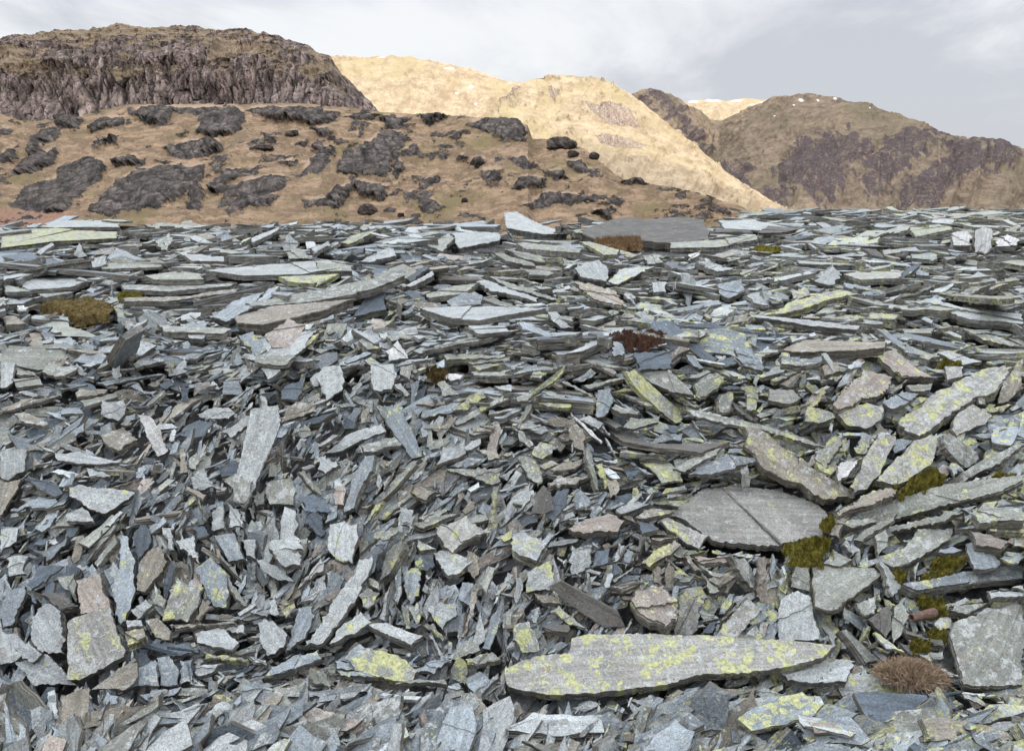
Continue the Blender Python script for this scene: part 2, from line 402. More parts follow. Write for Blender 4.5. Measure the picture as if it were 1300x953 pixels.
R|480,430 700,425 850,430 830,450 600,445|H|6|g|5|
R|950,385 970,375 1100,410 1300,430 1300,460 1100,440|M|3|p|7|long slate beam falling gently to the right edge of the heap
R|410,560 500,525 800,530 790,550 600,565 450,570|M|1|n|6|
R|410,580 560,575 560,600 500,615 420,605|S|0|b|6|
R|760,580 830,550 900,620 980,665 850,660|M|3|r|5|
R|240,560 300,555 350,620 340,635 270,615|S|1|b|4|
R|170,320 260,300 280,340 220,370 180,350|M|0|b|4|
R|270,360 330,345 370,400 310,390|M|1|p|4|
R|380,430 450,380 620,340 700,355 560,385 450,420|M|7|q|5|
R|1060,480 1200,500 1300,540 1290,550 1150,520|M|4|g|5|
R|155,520 200,505 300,530 290,540 160,530|M|6|g|4|
R|1010,370 1100,330 1180,320 1080,375|M|1|g|5|
R|980,345 1100,350 1270,370 1200,375 1000,355|H|5|g|4|
R|980,570 1020,560 1150,600 1080,615|M|4|p|4|
R|470,230 500,225 690,235 680,250 480,245|H|1|p|5|
R|555,575 575,570 630,640 600,640|R|0|p|3|
R|370,665 480,630 470,645 390,675|M|3|g|4|
R|495,165 520,170 580,215 560,212|M|0|p|4|
R|820,370 900,340 1000,315 900,360|M|4|g|4|
R|850,485 970,480 960,500 860,500|H|3|g|4|
R|560,620 620,600 640,640 570,660|S|0|n|5|
R|880,200 980,205 970,230 890,225|H|5|b|5|
R|90,240 150,230 240,260 180,275|H|0|p|5|
R|60,210 120,195 120,210 70,235|M|0|w|4|
R|700,185 760,190 790,225 740,215|M|0|k|4|
R|440,350 500,330 520,360 460,380|M|6|q|4|
"""
# moss cushions, dead grass: tile | outline | kind | label
PLANTS = """
D|660,700 700,660 800,590 900,600 760,690|green|long green moss cushion on the ledge under the two parallel lichen-spotted slabs
D|1120,640 1180,600 1250,610 1160,655|green|small olive moss cushion on the long beam near the right edge
H|95,200 220,140 300,150 300,230 240,280 130,250|green|biggest green moss cushion, at the right end of the broad pale boulder slab
H|280,50 330,10 340,60 300,70|green|little moss tuft above the biggest moss cushion
H|840,250 900,220 1000,240 920,280|green|flat moss cushion under the broad dull grey slab on the right
H|790,330 850,290 930,300 830,345|green|dark moss strip on top of the long beam on the right
H|640,295 700,300 720,320 680,345|green|small moss pad beside the foot of the broad dull grey slab
H|780,440 880,435 915,500 850,545 790,480|green|round moss cushion just above the rusty iron pipe end
H|830,600 900,590 915,630 850,630|green|bright little moss pad below the rusty iron pipe end
H|740,650 830,650 820,690 750,685|green|dark moss pad beside the dead grass tuft
P|145,400 300,370 420,390 400,420 280,455 180,430|dark|broad brown-green moss patch in the hollow of the left slope
P|440,360 510,350 510,365 440,375|green|thin moss strip on the ledge slab at the left
R|330,185 390,180 400,205 340,205|green|small moss patch on the flat right of the dark crest boulder slab
Q|400,660 430,620 480,630 440,680|dark|brown moss tuft in a gap beside the stacked slate edges in the middle
Q|1090,515 1150,490 1280,510 1200,540|red|dark red moss patch right of the centre of the heap
R|985,620 1010,598 1070,610 1050,625|green|moss patch above the largest lichen-blotched slab
Q|1010,160 1180,155 1185,178 1100,182 1030,176|straw|strip of dead straw-brown grass under the big dark crest slab
R|600,240 690,245 680,255 600,250|green|thin olive moss line on the right flat of the heap
"""
ROCKS_MID = """
X|0,470 60,475 30,500 0,510
X|230,420 320,440 280,470 200,455
X|560,580 640,590 590,600
X|700,660 760,700 740,770 690,760
X|950,500 1010,520 980,540
X|1020,600 1090,585 1060,625
X|1130,470 1230,480 1180,500
Y|0,520 70,530 60,560 0,570
Y|120,590 200,600 260,640 190,655
Y|440,560 500,565 470,585
Y|560,600 620,590 640,610 590,625
Y|330,700 380,700 350,725
Y|840,640 900,630 930,660 880,670
X|30,760 110,690 210,650 250,600 330,570 390,600 380,640 300,710 240,780 130,780
X|330,780 430,660 600,600 750,605 740,650 680,720 560,770 380,800
X|770,690 830,620 890,610 880,650 800,720
X|790,770 860,690 950,655 1050,655 1050,700 1000,720 880,740
X|480,410 600,395 700,395 860,390 900,410 900,450 860,500 780,500 720,480 740,430 640,420 620,460 510,450
X|900,400 1000,395 1140,400 1240,410 1230,450 1160,470 1100,450 1020,450 950,430
X|600,540 680,520 800,510 820,550 700,580 640,570
X|320,470 400,430 470,440 460,470 350,490
X|0,560 70,540 60,580 0,600
X|110,570 160,480 230,460 230,500 170,530 150,590
X|40,650 100,590 210,540 200,590 110,640
X|920,540 960,520 990,530 960,545
X|1080,530 1130,520 1110,545
X|1100,640 1150,570 1230,530 1220,580 1170,650
X|1190,730 1250,690 1300,680 1300,720
X|1240,620 1260,560 1300,540 1300,620
X|360,520 440,500 440,520
X|420,590 500,570 530,595 440,610
X|880,630 960,600 930,640
X|820,780 900,720 1030,730 980,760 900,770 840,800
X|1100,740 1260,740 1250,765 1120,760
Y|560,450 620,435 750,440 780,480 785,540 740,530 640,490 580,480
Y|0,410 90,410 70,450 0,465
Y|110,430 240,420 200,450 150,450
Y|245,430 350,430 310,470 250,470
Y|370,425 500,425 420,460
Y|80,640 100,580 180,520 300,480 350,510 310,560 250,650 200,640 120,650
Y|280,640 300,580 330,610 300,660
Y|295,570 360,540 400,580 330,575
Y|490,500 550,485 510,520
Y|30,740 90,690 160,670 280,680 260,730 200,720 140,690 100,740
Y|380,680 400,650 450,635 440,670 390,700
Y|380,760 380,720 430,720 480,760 420,770
Y|610,640 700,640 680,670 620,695
Y|720,690 760,660 850,670 840,695 740,700
Y|700,600 760,580 830,630 850,640 750,620
Y|910,600 970,590 1040,640 1000,640 930,620
Y|520,570 560,570 540,590
Y|740,760 850,715 1000,715 1040,740 980,745 880,750 780,770
Y|1010,770 1080,765 1080,790 1020,790
Y|1120,670 1200,655 1220,680 1140,680
"""
ROCKS_RIGHT = """
Z|390,610 430,540 560,510 700,480 740,560 700,620 620,700 560,740 480,680 400,640
Z|740,600 800,520 900,480 1020,480 960,540 880,600 830,660 780,680 750,740 720,700
Z|850,740 880,680 1000,620 1060,520 1180,500 1260,560 1200,600 1060,660 960,740
Z|350,740 390,690 450,720 400,745
Z|0,380 20,420 80,480 150,540 60,500 0,440
Z|200,640 290,600 300,670 250,650
Y|1140,345 1260,345 1300,360 1300,400 1250,380
"""
ROCKS_KNOLL = """
Y|850,310 900,320 880,370 860,350
Y|985,370 1050,365 1120,380 1180,440 1200,470 1120,460 1030,430
Y|1020,510 1150,510 1230,550 1100,560 1040,540
Y|680,380 760,320 740,310 690,350
Y|670,420 690,380 680,440
"""
import bpy, math, random
import numpy as np
from mathutils import Vector, Matrix
from mathutils.geometry import tessellate_polygon
rad = math.radians
rng = np.random.default_rng(11)
scene = bpy.context.scene
COL = scene.collection

# ---------------------------------------------------------------- camera model (photo pixels, 1300 wide)
F = 1222.0; PITCH = rad(9.1); U0, V0 = 650.0, 431.5
sp, cp = math.sin(PITCH), math.cos(PITCH)
FW = np.array([0, cp, -sp]); UPV = np.array([0, sp, cp]); RT = np.array([1.0, 0, 0])
def ray(u, v):
    u = np.asarray(u, float)[..., None]; v = np.asarray(v, float)[..., None]
    return FW + RT*(u-U0)/F + UPV*(V0-v)/F
def project(p):
    p = np.asarray(p, float)
    d = p@FW
    d = np.where(np.abs(d) < 1e-6, 1e-6, d)
    return U0+F*(p@RT)/d, V0-F*(p@UPV)/d, d
cam_d = bpy.data.cameras.new('camera'); cam = bpy.data.objects.new('camera', cam_d); COL.objects.link(cam)
cam.location = (0, 0, 0); cam.rotation_euler = (rad(90)-PITCH, 0, 0)
cam_d.sensor_width = 36; cam_d.lens = 36*F/1300; cam_d.shift_y = -(476.5-V0)/1300
cam_d.clip_start = 0.05; cam_d.clip_end = 20000
scene.camera = cam

# ---------------------------------------------------------------- noise
def _hash(ix, iy, iz, s):
    h = (ix.astype(np.int64)*374761393 + iy.astype(np.int64)*668265263 + iz.astype(np.int64)*2147483647 + s*974634777) & 0xFFFFFFFF
    h = ((h ^ (h >> 13))*1274126177) & 0xFFFFFFFF
    h = ((h ^ (h >> 16))*2246822519) & 0xFFFFFFFF
    return ((h ^ (h >> 15)) & 0xFFFFFF)/float(0xFFFFFF)
def vnoise(x, y, z=0.0, s=0):
    x = np.asarray(x, float); y = np.asarray(y, float); z = np.zeros_like(x)+z
    ix, iy, iz = np.floor(x), np.floor(y), np.floor(z)
    fx, fy, fz = x-ix, y-iy, z-iz
    fx, fy, fz = [t*t*t*(t*(t*6-15)+10) for t in (fx, fy, fz)]
    r = 0
    for a in (0, 1):
        for b in (0, 1):
            for c in (0, 1):
                w = (fx if a else 1-fx)*(fy if b else 1-fy)*(fz if c else 1-fz)
                r = r + w*_hash(ix+a, iy+b, iz+c, s)
    return r*2-1
def fbm(x, y, z=0.0, s=0, o=4, g=0.5):
    r, a, f = 0, 1.0, 1.0
    for i in range(o):
        r = r + a*vnoise(x*f+i*17.3, y*f+i*5.1, (z*f if np.ndim(z) or z else 0.0), s+i); a *= g; f *= 2.03
    return r
def ridged(x, y, z=0.0, s=0, o=4):
    r, a, f = 0, 1.0, 1.0
    for i in range(o):
        r = r + a*(1-2*np.abs(vnoise(x*f+i*9.7, y*f+i*3.3, z*f if np.ndim(z) or z else 0.0, s+i))); a *= 0.5; f *= 2.1
    return r
def cells(x, y, s=0):
    """irregular cells: (distance to border-ish, random value per cell)"""
    ix, iy = np.floor(x), np.floor(y); z0 = np.zeros_like(x)
    d1 = np.full(x.shape, 9.0); d2 = d1.copy(); rv = z0.copy(); fc = z0.copy()
    for a in (-1, 0, 1):
        for b in (-1, 0, 1):
            cx, cy = ix+a, iy+b
            ox, oy = cx+_hash(cx, cy, z0, s)-x, cy+_hash(cx, cy, z0, s+1)-y; dd = np.hypot(ox, oy); r = _hash(cx, cy, z0, s+2)
            fh = ox*(_hash(cx, cy, z0, s+3)-.5)*1.6+oy*(_hash(cx, cy, z0, s+4)-.2)*1.6
            n1 = dd < d1; d2 = np.where(n1, d1, np.minimum(d2, dd)); rv = np.where(n1, r, rv); fc = np.where(n1, fh, fc); d1 = np.where(n1, dd, d1)
    return d2-d1, (rv-.5)*.35+fc+.5
def sstep(a, b, x):
    t = np.clip((x-a)/(b-a), 0, 1); return t*t*(3-2*t)

# ---------------------------------------------------------------- the heap's surface
def z_of(v, y):  # height at distance y seen at photo row v
    return -y*math.tan(PITCH+math.atan((v-V0)/F))
def table(rows):
    rows = sorted([(y, z_of(v, y)) for v, y in rows]); return np.array(rows).T
near = [(1300, 1.9), (1010, 2.45), (863, 2.9), (760, 3.15), (650, 3.5), (550, 3.9), (470, 4.3), (425, 4.7), (395, 5.2), (365, 5.9)]
def ext(t, y_end):
    ys, zs = t; zs2 = zs[-1]
    return np.append(ys, [ys[-1]+2.5, ys[-1]+8, ys[-1]+60]), np.append(zs, [zs2-0.75, zs2-2.6, zs2-38])
T_L = ext(table(near+[(335, 6.9), (308, 8.2), (289, 9.6), (282, 10.8)]), 0)
T_M = ext(table(near+[(325, 7.2), (300, 9.0), (283, 11.2)]), 0)
T_R = ext(table(near+[(325, 7.2), (300, 9.5), (283, 13.5), (273, 20), (266, 31)]), 0)
def heap_z(x, y, rough=True):
    x = np.asarray(x, float); y = np.asarray(y, float)
    k = x/np.maximum(y, 0.3)
    zl, zm, zr = [np.interp(y, *t) for t in (T_L, T_M, T_R)]
    wl = 1-sstep(-0.42, -0.2, k); wr = sstep(0.14, 0.25, k)
    z = zm*(1-wl)*(1-wr)+zl*wl+zr*wr
    if rough:
        amp = 1-0.64*sstep(4.6, 9, y)
        z = z + amp*(0.075*fbm(x*0.9, y*0.9, 0, 3, 3)+0.02*fbm(x*3.1, y*3.1, 0, 8, 2))
        for (hu, hv, hr, hd) in HOLLOWS:
            p = hollow_pts[(hu, hv)]
            z = z - hd*np.exp(-(((x-p[0])/hr)**2+((y-p[1])/hr)**2))
    return z
HOLLOWS = [(910, 585, .22, .12), (430, 380, .35, .09), (600, 470, .2, .07), (1060, 780, .15, .1), (940, 770, .15, .07), (120, 385, .35, .06), (1240, 745, .2, .06), (190, 480, .25, .05), (480, 400, .3, .08)]
hollow_pts = {}
def hit(u, v, rough=True, off=0.0):
    d = ray(u, v); d = d/d[..., 1:2]
    n = d.shape[:-1]
    ys = np.concatenate([np.arange(1.3, 8, 0.03), np.arange(8, 40, 0.15)])
    P = d[..., None, :]*ys[:, None]
    below = P[..., 2] <= heap_z(P[..., 0], P[..., 1], rough)+off
    i = below.argmax(-1)
    ok = below.any(-1)
    y1 = ys[i]; y0 = ys[np.maximum(i-1, 0)]
    p0 = d*y0[..., None]; p1 = d*y1[..., None]
    e0 = p0[..., 2]-heap_z(p0[..., 0], p0[..., 1], rough)-off; e1 = p1[..., 2]-heap_z(p1[..., 0], p1[..., 1], rough)-off
    t = np.clip(e0/np.where(np.abs(e0-e1) < 1e-9, 1, e0-e1), 0, 1)[..., None]
    return p0*(1-t)+p1*t, ok
for h in HOLLOWS:
    hollow_pts[(h[0], h[1])] = hit(np.array([h[0]]), np.array([h[1]]), False)[0][0]

# ---------------------------------------------------------------- mesh helpers
def link_mesh(name, me, mat=None, parent=None):
    o = bpy.data.objects.new(name, me); COL.objects.link(o)
    if mat: me.materials.append(mat)
    if parent: o.parent = parent
    return o
def mesh_np(name, verts, loops, sizes, attrs=None, smooth=False):
    me = bpy.data.meshes.new(name)
    verts = np.ascontiguousarray(verts, np.float32)
    loops = np.asarray(loops, np.int32); sizes = np.asarray(sizes, np.int32)
    me.vertices.add(len(verts)); me.vertices.foreach_set('co', verts.ravel())
    me.loops.add(len(loops)); me.loops.foreach_set('vertex_index', loops)
    me.polygons.add(len(sizes))
    st = np.concatenate([[0], np.cumsum(sizes)[:-1]]).astype(np.int32)
    me.polygons.foreach_set('loop_start', st); me.polygons.foreach_set('loop_total', sizes)
    me.update(calc_edges=True)
    for k, (typ, dom, arr) in (attrs or {}).items():
        a = me.attributes.new(k, typ, dom)
        arr = np.ascontiguousarray(arr, np.float32)
        a.data.foreach_set({'FLOAT': 'value', 'FLOAT_VECTOR': 'vector', 'FLOAT_COLOR': 'color'}[typ], arr.ravel())
    me.polygons.foreach_set('use_smooth', np.full(len(sizes), smooth, bool))
    return me
def grid_loops(nr, nc):
    i = np.arange(nr-1)[:, None]*nc+np.arange(nc-1)[None]
    q = np.stack([i, i+1, i+nc+1, i+nc], -1).reshape(-1, 4)
    return q.ravel(), np.full(len(q), 4)
def tag(o, label=None, cat=None, group=None, kind=None):
    if label: o['label'] = label
    if cat: o['category'] = cat
    if group: o['group'] = group
    if kind: o['kind'] = kind
    return o
def parse(line_tile, pts):
    x0, y0, s = TILES[line_tile]
    return np.array([[x0+float(a)/s, y0+float(b)/s] for a, b in (p.split(',') for p in pts.split())])

# ---------------------------------------------------------------- node helpers
class NT:
    def __init__(s, name):
        s.m = bpy.data.materials.new(name); s.m.use_nodes = True; s.t = s.m.node_tree; s.t.nodes.clear()
        s.out = s.n('ShaderNodeOutputMaterial'); s.b = s.n('ShaderNodeBsdfPrincipled')
        s.t.links.new(s.b.outputs[0], s.out.inputs[0])
    def n(s, typ, **k):
        x = s.t.nodes.new(typ)
        for a, b in k.items(): setattr(x, a, b)
        return x
    def l(s, a, b): s.t.links.new(a, b)
    def val(s, inp, v):
        if isinstance(v, bpy.types.NodeSocket): s.l(v, inp)
        else: inp.default_value = v
    def math(s, op, a, b=0.0, c=0.0, clamp=False):
        x = s.n('ShaderNodeMath', operation=op, use_clamp=clamp)
        s.val(x.inputs[0], a); s.val(x.inputs[1], b); s.val(x.inputs[2], c); return x.outputs[0]
    def noise(s, vec, scale, detail=4, rough=0.55, dist=0.0):
        x = s.n('ShaderNodeTexNoise'); s.l(vec, x.inputs['Vector']); x.inputs['Scale'].default_value = scale
        x.inputs['Detail'].default_value = detail; x.inputs['Roughness'].default_value = rough; x.inputs['Distortion'].default_value = dist
        return x.outputs['Fac']
    def voro(s, vec, scale, feature='F1', out='Distance'):
        x = s.n('ShaderNodeTexVoronoi', feature=feature); s.l(vec, x.inputs['Vector']); x.inputs['Scale'].default_value = scale
        return x.outputs[out]
    def scale(s, vec, xyz, loc=(0, 0, 0), rot=(0, 0, 0)):
        if any(rot):
            y = s.n('ShaderNodeMapping'); s.l(vec, y.inputs[0]); y.inputs['Rotation'].default_value = [rad(k) for k in rot]; vec = y.outputs[0]
        x = s.n('ShaderNodeMapping'); s.l(vec, x.inputs[0]); x.inputs['Scale'].default_value = xyz; x.inputs['Location'].default_value = loc; return x.outputs[0]
    def ramp(s, f, a, b):   # smoothstep a..b
        x = s.n('ShaderNodeMapRange', interpolation_type='SMOOTHSTEP'); s.val(x.inputs['Value'], f)
        s.val(x.inputs['From Min'], a); s.val(x.inputs['From Max'], b); return x.outputs[0]
    def mix(s, f, a, b, mode='MIX'):
        x = s.n('ShaderNodeMix', data_type='RGBA', blend_type=mode)
        s.val(x.inputs[0], f)
        for i, v in ((6, a), (7, b)):
            if isinstance(v, tuple): x.inputs[i].default_value = (*v[:3], 1)
            elif isinstance(v, float): x.inputs[i].default_value = (v, v, v, 1)
            else: s.l(v, x.inputs[i])
        return x.outputs[2]
    def attr(s, name, out='Fac'):
        x = s.n('ShaderNodeAttribute', attribute_name=name); return x.outputs[out]
    def bump(s, h, strength, dist, prev=None):
        x = s.n('ShaderNodeBump'); s.l(h, x.inputs['Height']); x.inputs['Strength'].default_value = strength; x.inputs['Distance'].default_value = dist
        if prev is not None: s.l(prev, x.inputs['Normal'])
        return x.outputs[0]

def slate_material():
    s = NT('weathered_slate')
    loc = s.attr('loc', 'Vector'); tone = s.attr('tone', 'Color'); lich = s.attr('lich'); edge = s.attr('edge'); crust = s.attr('crust')
    lam = s.noise(s.scale(loc, (9, 9, 260)), 1.0, 3, 0.6)
    lam2 = s.noise(s.scale(loc, (3, 60, 60)), 1.0, 4, 0.6)
    big = s.noise(loc, 9, 4, 0.6); fine = s.noise(loc, 85, 4, 0.7); speck = s.noise(loc, 220, 2, 0.6)
    # stone
    v = s.math('MULTIPLY_ADD', big, 1.0, 0.52)
    v = s.math('MULTIPLY', v, s.math('MULTIPLY_ADD', fine, 1.2, 0.42))
    v = s.math('MULTIPLY', v, s.math('MULTIPLY_ADD', s.ramp(speck, .3, .7), 0.5, 0.78))
    v = s.math('MULTIPLY', v, s.math('MULTIPLY_ADD', s.ramp(lam2, .35, .65), 0.34, 0.83))
    vm = s.n('ShaderNodeVectorMath', operation='SCALE'); s.l(tone, vm.inputs[0]); s.l(v, vm.inputs[3])
    c = vm.outputs[0]
    # rust and iron staining
    rust = s.math('MULTIPLY', s.ramp(s.noise(s.scale(loc, (1, 1, 1), (7, 3, 1)), 14, 4, 0.65), 0.60, 0.72), 0.45)
    c = s.mix(rust, c, (0.21, 0.155, 0.12))
    # broken edges: dark and light laminae
    ec = s.mix(s.ramp(lam, 0.33, 0.68), (0.03, 0.029, 0.026), (0.235, 0.222, 0.19))
    c = s.mix(s.math('MULTIPLY', edge, 0.88), c, ec)
    # pale crust lichen in blotches and rings
    wob = s.n('ShaderNodeVectorMath', operation='ADD'); s.l(loc, wob.inputs[0])
    nz = s.n('ShaderNodeTexNoise'); s.l(loc, nz.inputs['Vector']); nz.inputs['Scale'].default_value = 40
    sc = s.n('ShaderNodeVectorMath', operation='SCALE'); s.l(nz.outputs['Color'], sc.inputs[0]); sc.inputs[3].default_value = 0.03
    s.l(sc.outputs[0], wob.inputs[1]); wl = wob.outputs[0]
    g1 = s.noise(s.scale(wl, (1, 1, 1), (3, 8, 2)), 30, 5, 0.66)
    th = s.math('SUBTRACT', 0.66, s.math('MULTIPLY', crust, 0.28))
    gm = s.ramp(g1, th, s.math('ADD', th, 0.11))
    gm = s.math('MULTIPLY', gm, s.math('SUBTRACT', 1.0, s.math('MULTIPLY', edge, 0.65)))
    gc = s.mix(s.ramp(speck, .3, .65), (0.27, 0.288, 0.285), (0.47, 0.495, 0.495))
    c = s.mix(s.math('MULTIPLY', gm, 0.75), c, gc)
    # dark pits and black lichen specks
    pit = s.ramp(s.noise(s.scale(loc, (1, 1, 1), (1, 5, 9)), 130, 2, 0.5), 0.66, 0.74)
    c = s.mix(s.math('MULTIPLY', pit, 0.75), c, (0.04, 0.04, 0.038))
    # yellow-green map lichen
    y1 = s.noise(s.scale(wl, (1, 1, 1), (11, 2, 5)), 17, 2, 0.5)
    y2 = s.noise(s.scale(wl, (1, 1, 1), (5, 1, 3)), 75, 4, 0.7)
    ysum = s.math('ADD', s.math('MULTIPLY', y1, 0.5), s.math('MULTIPLY', y2, 0.5))
    yt = s.math('SUBTRACT', 0.665, s.math('MULTIPLY', lich, 0.165))
    ym = s.ramp(ysum, yt, s.math('ADD', yt, 0.02))
    # round colonies of every size
    vn = s.n('ShaderNodeTexVoronoi', feature='F1'); s.l(wl, vn.inputs['Vector']); vn.inputs['Scale'].default_value = 24
    sepc = s.n('ShaderNodeSeparateColor'); s.l(vn.outputs['Color'], sepc.inputs[0])
    rr = s.math('MULTIPLY', s.math('SUBTRACT', sepc.outputs[0], s.math('SUBTRACT', 0.97, s.math('MULTIPLY', lich, 0.55))), 1.3)
    dn = s.math('ADD', vn.outputs['Distance'], s.math('MULTIPLY_ADD', y2, 0.5, -0.25))
    spot = s.math('SUBTRACT', 1.0, s.ramp(s.math('SUBTRACT', dn, rr), -0.02, 0.02))
    spot = s.math('MULTIPLY', spot, s.ramp(rr, 0.0, 0.02))
    ym = s.math('MAXIMUM', ym, spot)
    ym = s.math('MULTIPLY', ym, s.math('SUBTRACT', 1.0, s.math('MULTIPLY', edge, 0.35)))
    crack = s.ramp(s.voro(wl, 150, 'DISTANCE_TO_EDGE'), 0.0, 0.12)
    ym = s.math('MULTIPLY', ym, s.math('MULTIPLY_ADD', crack, 0.45, 0.55))
    yc = s.mix(s.ramp(fine, 0.3, 0.7), (0.25, 0.27, 0.12), (0.53, 0.54, 0.27))
    c = s.mix(ym, c, yc)
    s.l(c, s.b.inputs['Base Color'])
    r = s.math('MULTIPLY_ADD', fine, 0.3, 0.58)
    s.l(r, s.b.inputs['Roughness']); s.b.inputs['Specular IOR Level'].default_value = 0.3
    h = s.math('ADD', s.math('MULTIPLY', lam, 0.6), s.math('MULTIPLY', lam2, 0.35))
    nb = s.bump(h, 0.8, 0.010)
    h2 = s.math('ADD', s.math('MULTIPLY', fine, 0.7), s.math('MULTIPLY', gm, 0.2))
    nb = s.bump(h2, 0.9, 0.010, nb)
    nb = s.bump(big, 0.6, 0.02, nb)
    st_ = s.noise(s.scale(loc, (5, 9, 5), (4, 4, 4)), 1.0, 5, 0.55)
    stp = s.math('MULTIPLY', s.math('FLOOR', s.math('MULTIPLY', st_, 16.0)), 0.0625)
    nb = s.bump(stp, 1.0, 0.035, nb)
    s.l(nb, s.b.inputs['Normal'])
    return s.m
M_SLATE = slate_material()
TONES = dict(b=(.195, .226, .25), g=(.205, .218, .198), p=(.285, .31, .318), n=(.20, .187, .16), d=(.08, .10, .122), k=(.10, .098, .094),
             r=(.25, .222, .20), w=(.43, .44, .44), q=(.25, .253, .24))
CRUST = dict(b=.45, g=.55, p=.6, n=.5, d=.08, k=.1, r=.45, w=.5, q=.6)

# ---------------------------------------------------------------- one slate as arrays
def resample(poly, seg, amp, r):
    out = []
    n = len(poly)
    for i in range(n):
        a, b = poly[i], poly[(i+1) % n]
        L = np.linalg.norm(b-a); k = max(1, int(round(L/seg)))
        t = (np.arange(k)+ (r.random(k)-.5)*0.6*(np.arange(k) > 0))/k
        nrm = np.array([b[1]-a[1], a[0]-b[0]])/max(L, 1e-9)
        off = (r.random(k)-.5)*2*amp*(0.35+0.65*(np.arange(k) > 0))
        off = off*(1+1.1*(r.random(k) < .14))
        if k > 3: off = off+amp*1.2*np.sin(t*math.pi)*r.normal()
        out.append(a+(b-a)*t[:, None]+nrm*off[:, None])
    return np.concatenate(out)
def inset(poly, d):
    a = np.roll(poly, 1, 0); b = np.roll(poly, -1, 0)
    t = b-a; t /= np.maximum(np.linalg.norm(t, axis=1, keepdims=True), 1e-9)
    n = np.stack([-t[:, 1], t[:, 0]], 1)       # inward for CCW
    return poly+n*np.asarray(d)[..., None]
def area2(p): return 0.5*np.sum(p[:, 0]*np.roll(p[:, 1], -1)-p[:, 1]*np.roll(p[:, 0], -1))
def plate(poly, z_top, z_bot, r, layers, jag):
    """stepped plate: verts (x,y,z), loops, sizes, edge flags, from a CCW outline"""
    n = len(poly); cuts = np.sort(r.random(layers-1))*(z_bot-z_top)+z_top if layers > 1 else np.array([])
    zs = np.concatenate([[z_top], cuts, [z_bot]])
    rings = []; smooth = r.normal(size=n)*0.5
    tiltx, tilty = r.normal(size=2)*0.15
    for k in range(layers):
        smooth = 0.5*smooth+r.normal(size=n)*0.7
        base = abs(r.normal())*0.5*(1+0.5*k)+(0.0 if k else 0.15)
        d = np.clip(jag*(base+0.55*np.abs(smooth)), 0, None)
        ring = inset(poly, d)
        rings.append((ring, zs[k])); rings.append((inset(poly, d+jag*0.12*r.random(n)), zs[k+1]))
    cen = poly.mean(0)
    V = np.concatenate([np.column_stack([rg, np.full(n, z)]) for rg, z in rings])
    V[:, 2] += (V[:, 0]-cen[0])*tiltx*0.08+(V[:, 1]-cen[1])*tilty*0.08
    # slightly bevelled rim so edges catch light
    m = len(rings); loops = []; sizes = []
    cap = np.arange(n); loops.append(cap); sizes.append([n])
    i = np.arange(n); j = (i+1) % n
    for k in range(m-1):
        a = k*n
        loops.append(np.stack([a+j, a+i, a+n+i, a+n+j], 1).ravel()); sizes.append([4]*n)
    loops.append(((m-1)*n+np.arange(n))[::-1]); sizes.append([n])
    e = np.concatenate([[0.0], np.ones(n*(m-1)), [0.3]])
    return V, np.concatenate(loops), np.concatenate(sizes), e
def clip_half(poly, p, d):
    out = []; s = (poly-p)@d
    for i in range(len(poly)):
        a, b, sa, sb = poly[i], poly[(i+1) % len(poly)], s[i], s[(i+1) % len(poly)]
        if sa >= 0: out.append(a)
        if sa*sb < 0: out.append(a+(b-a)*sa/(sa-sb))
    return np.array(out)
def slate_arrays(poly, T, r, seg, jag, layers, step=True):
    """poly: CCW outline in metres; top face at z=0, thickness T"""
    rp = resample(poly, seg, jag*0.8, r)
    if area2(rp) < 0: rp = rp[::-1]
    parts = []
    size = math.sqrt(abs(area2(rp)))
    if step and r.random() < 0.6:
        ang = r.random()*6.283; d = np.array([math.cos(ang), math.sin(ang)])
        c = rp.mean(0)+d*size*(r.random()-.45)*0.5
        h = clip_half(inset(rp, np.full(len(rp), jag*0.3)), c, d)
        if len(h) >= 4 and abs(area2(h)) > 0.15*size*size:
            h = resample(h, seg, jag*0.9, r)
            if area2(h) < 0: h = h[::-1]
            dz = T*(0.10+0.15*r.random())
            parts.append(plate(h, 0.0, -dz-0.001, r, 1, jag*0.6)); parts.append(plate(rp, -dz, -T, r, layers, jag))
    if not parts: parts.append(plate(rp, 0.0, -T, r, layers, jag))
    V = []; L = []; S = []; E = []; o = 0
    for v, l, s_, e in parts:
        V.append(v); L.append(l+o); S.append(s_); E.append(e); o += len(v)
    return np.concatenate(V), np.concatenate(L), np.concatenate(S), np.concatenate(E), rp
# record: dict(V world, L, S, E, loc, tone, lich, crust, top (world outline), label...)
RECS = []
def add_rec(V, L, S, E, M, org, tone, lich, crust, top, **k):
    """M rows = local axes in world"""
    W = V@M+org
    off = rng.random(3)*40
    Tn = -V[:, 2].min()
    RECS.append(dict(bot=np.column_stack([top, np.full(len(top), -Tn)])@M+org, V=W, L=L, S=S, E=E, loc=V+off, tone=tone, lich=lich, crust=crust, top=np.column_stack([top, np.zeros(len(top))])@M+org, org=org, **k))
def basis(n, along):
    n = n/np.linalg.norm(n); a = along-n*(along@n); a /= np.linalg.norm(a); b = np.cross(n, a)
    return np.stack([a, b, n])
LIE = dict(S=(46, 0), H=(7, 0), M=(26, 0), V=(72, 0), L=(50, -38), R=(50, 38))
def normal_of(tilt, yaw):
    t, y = rad(tilt), rad(yaw)
    return np.array([math.sin(t)*math.sin(y), -math.sin(t)*math.cos(y), math.cos(t)])

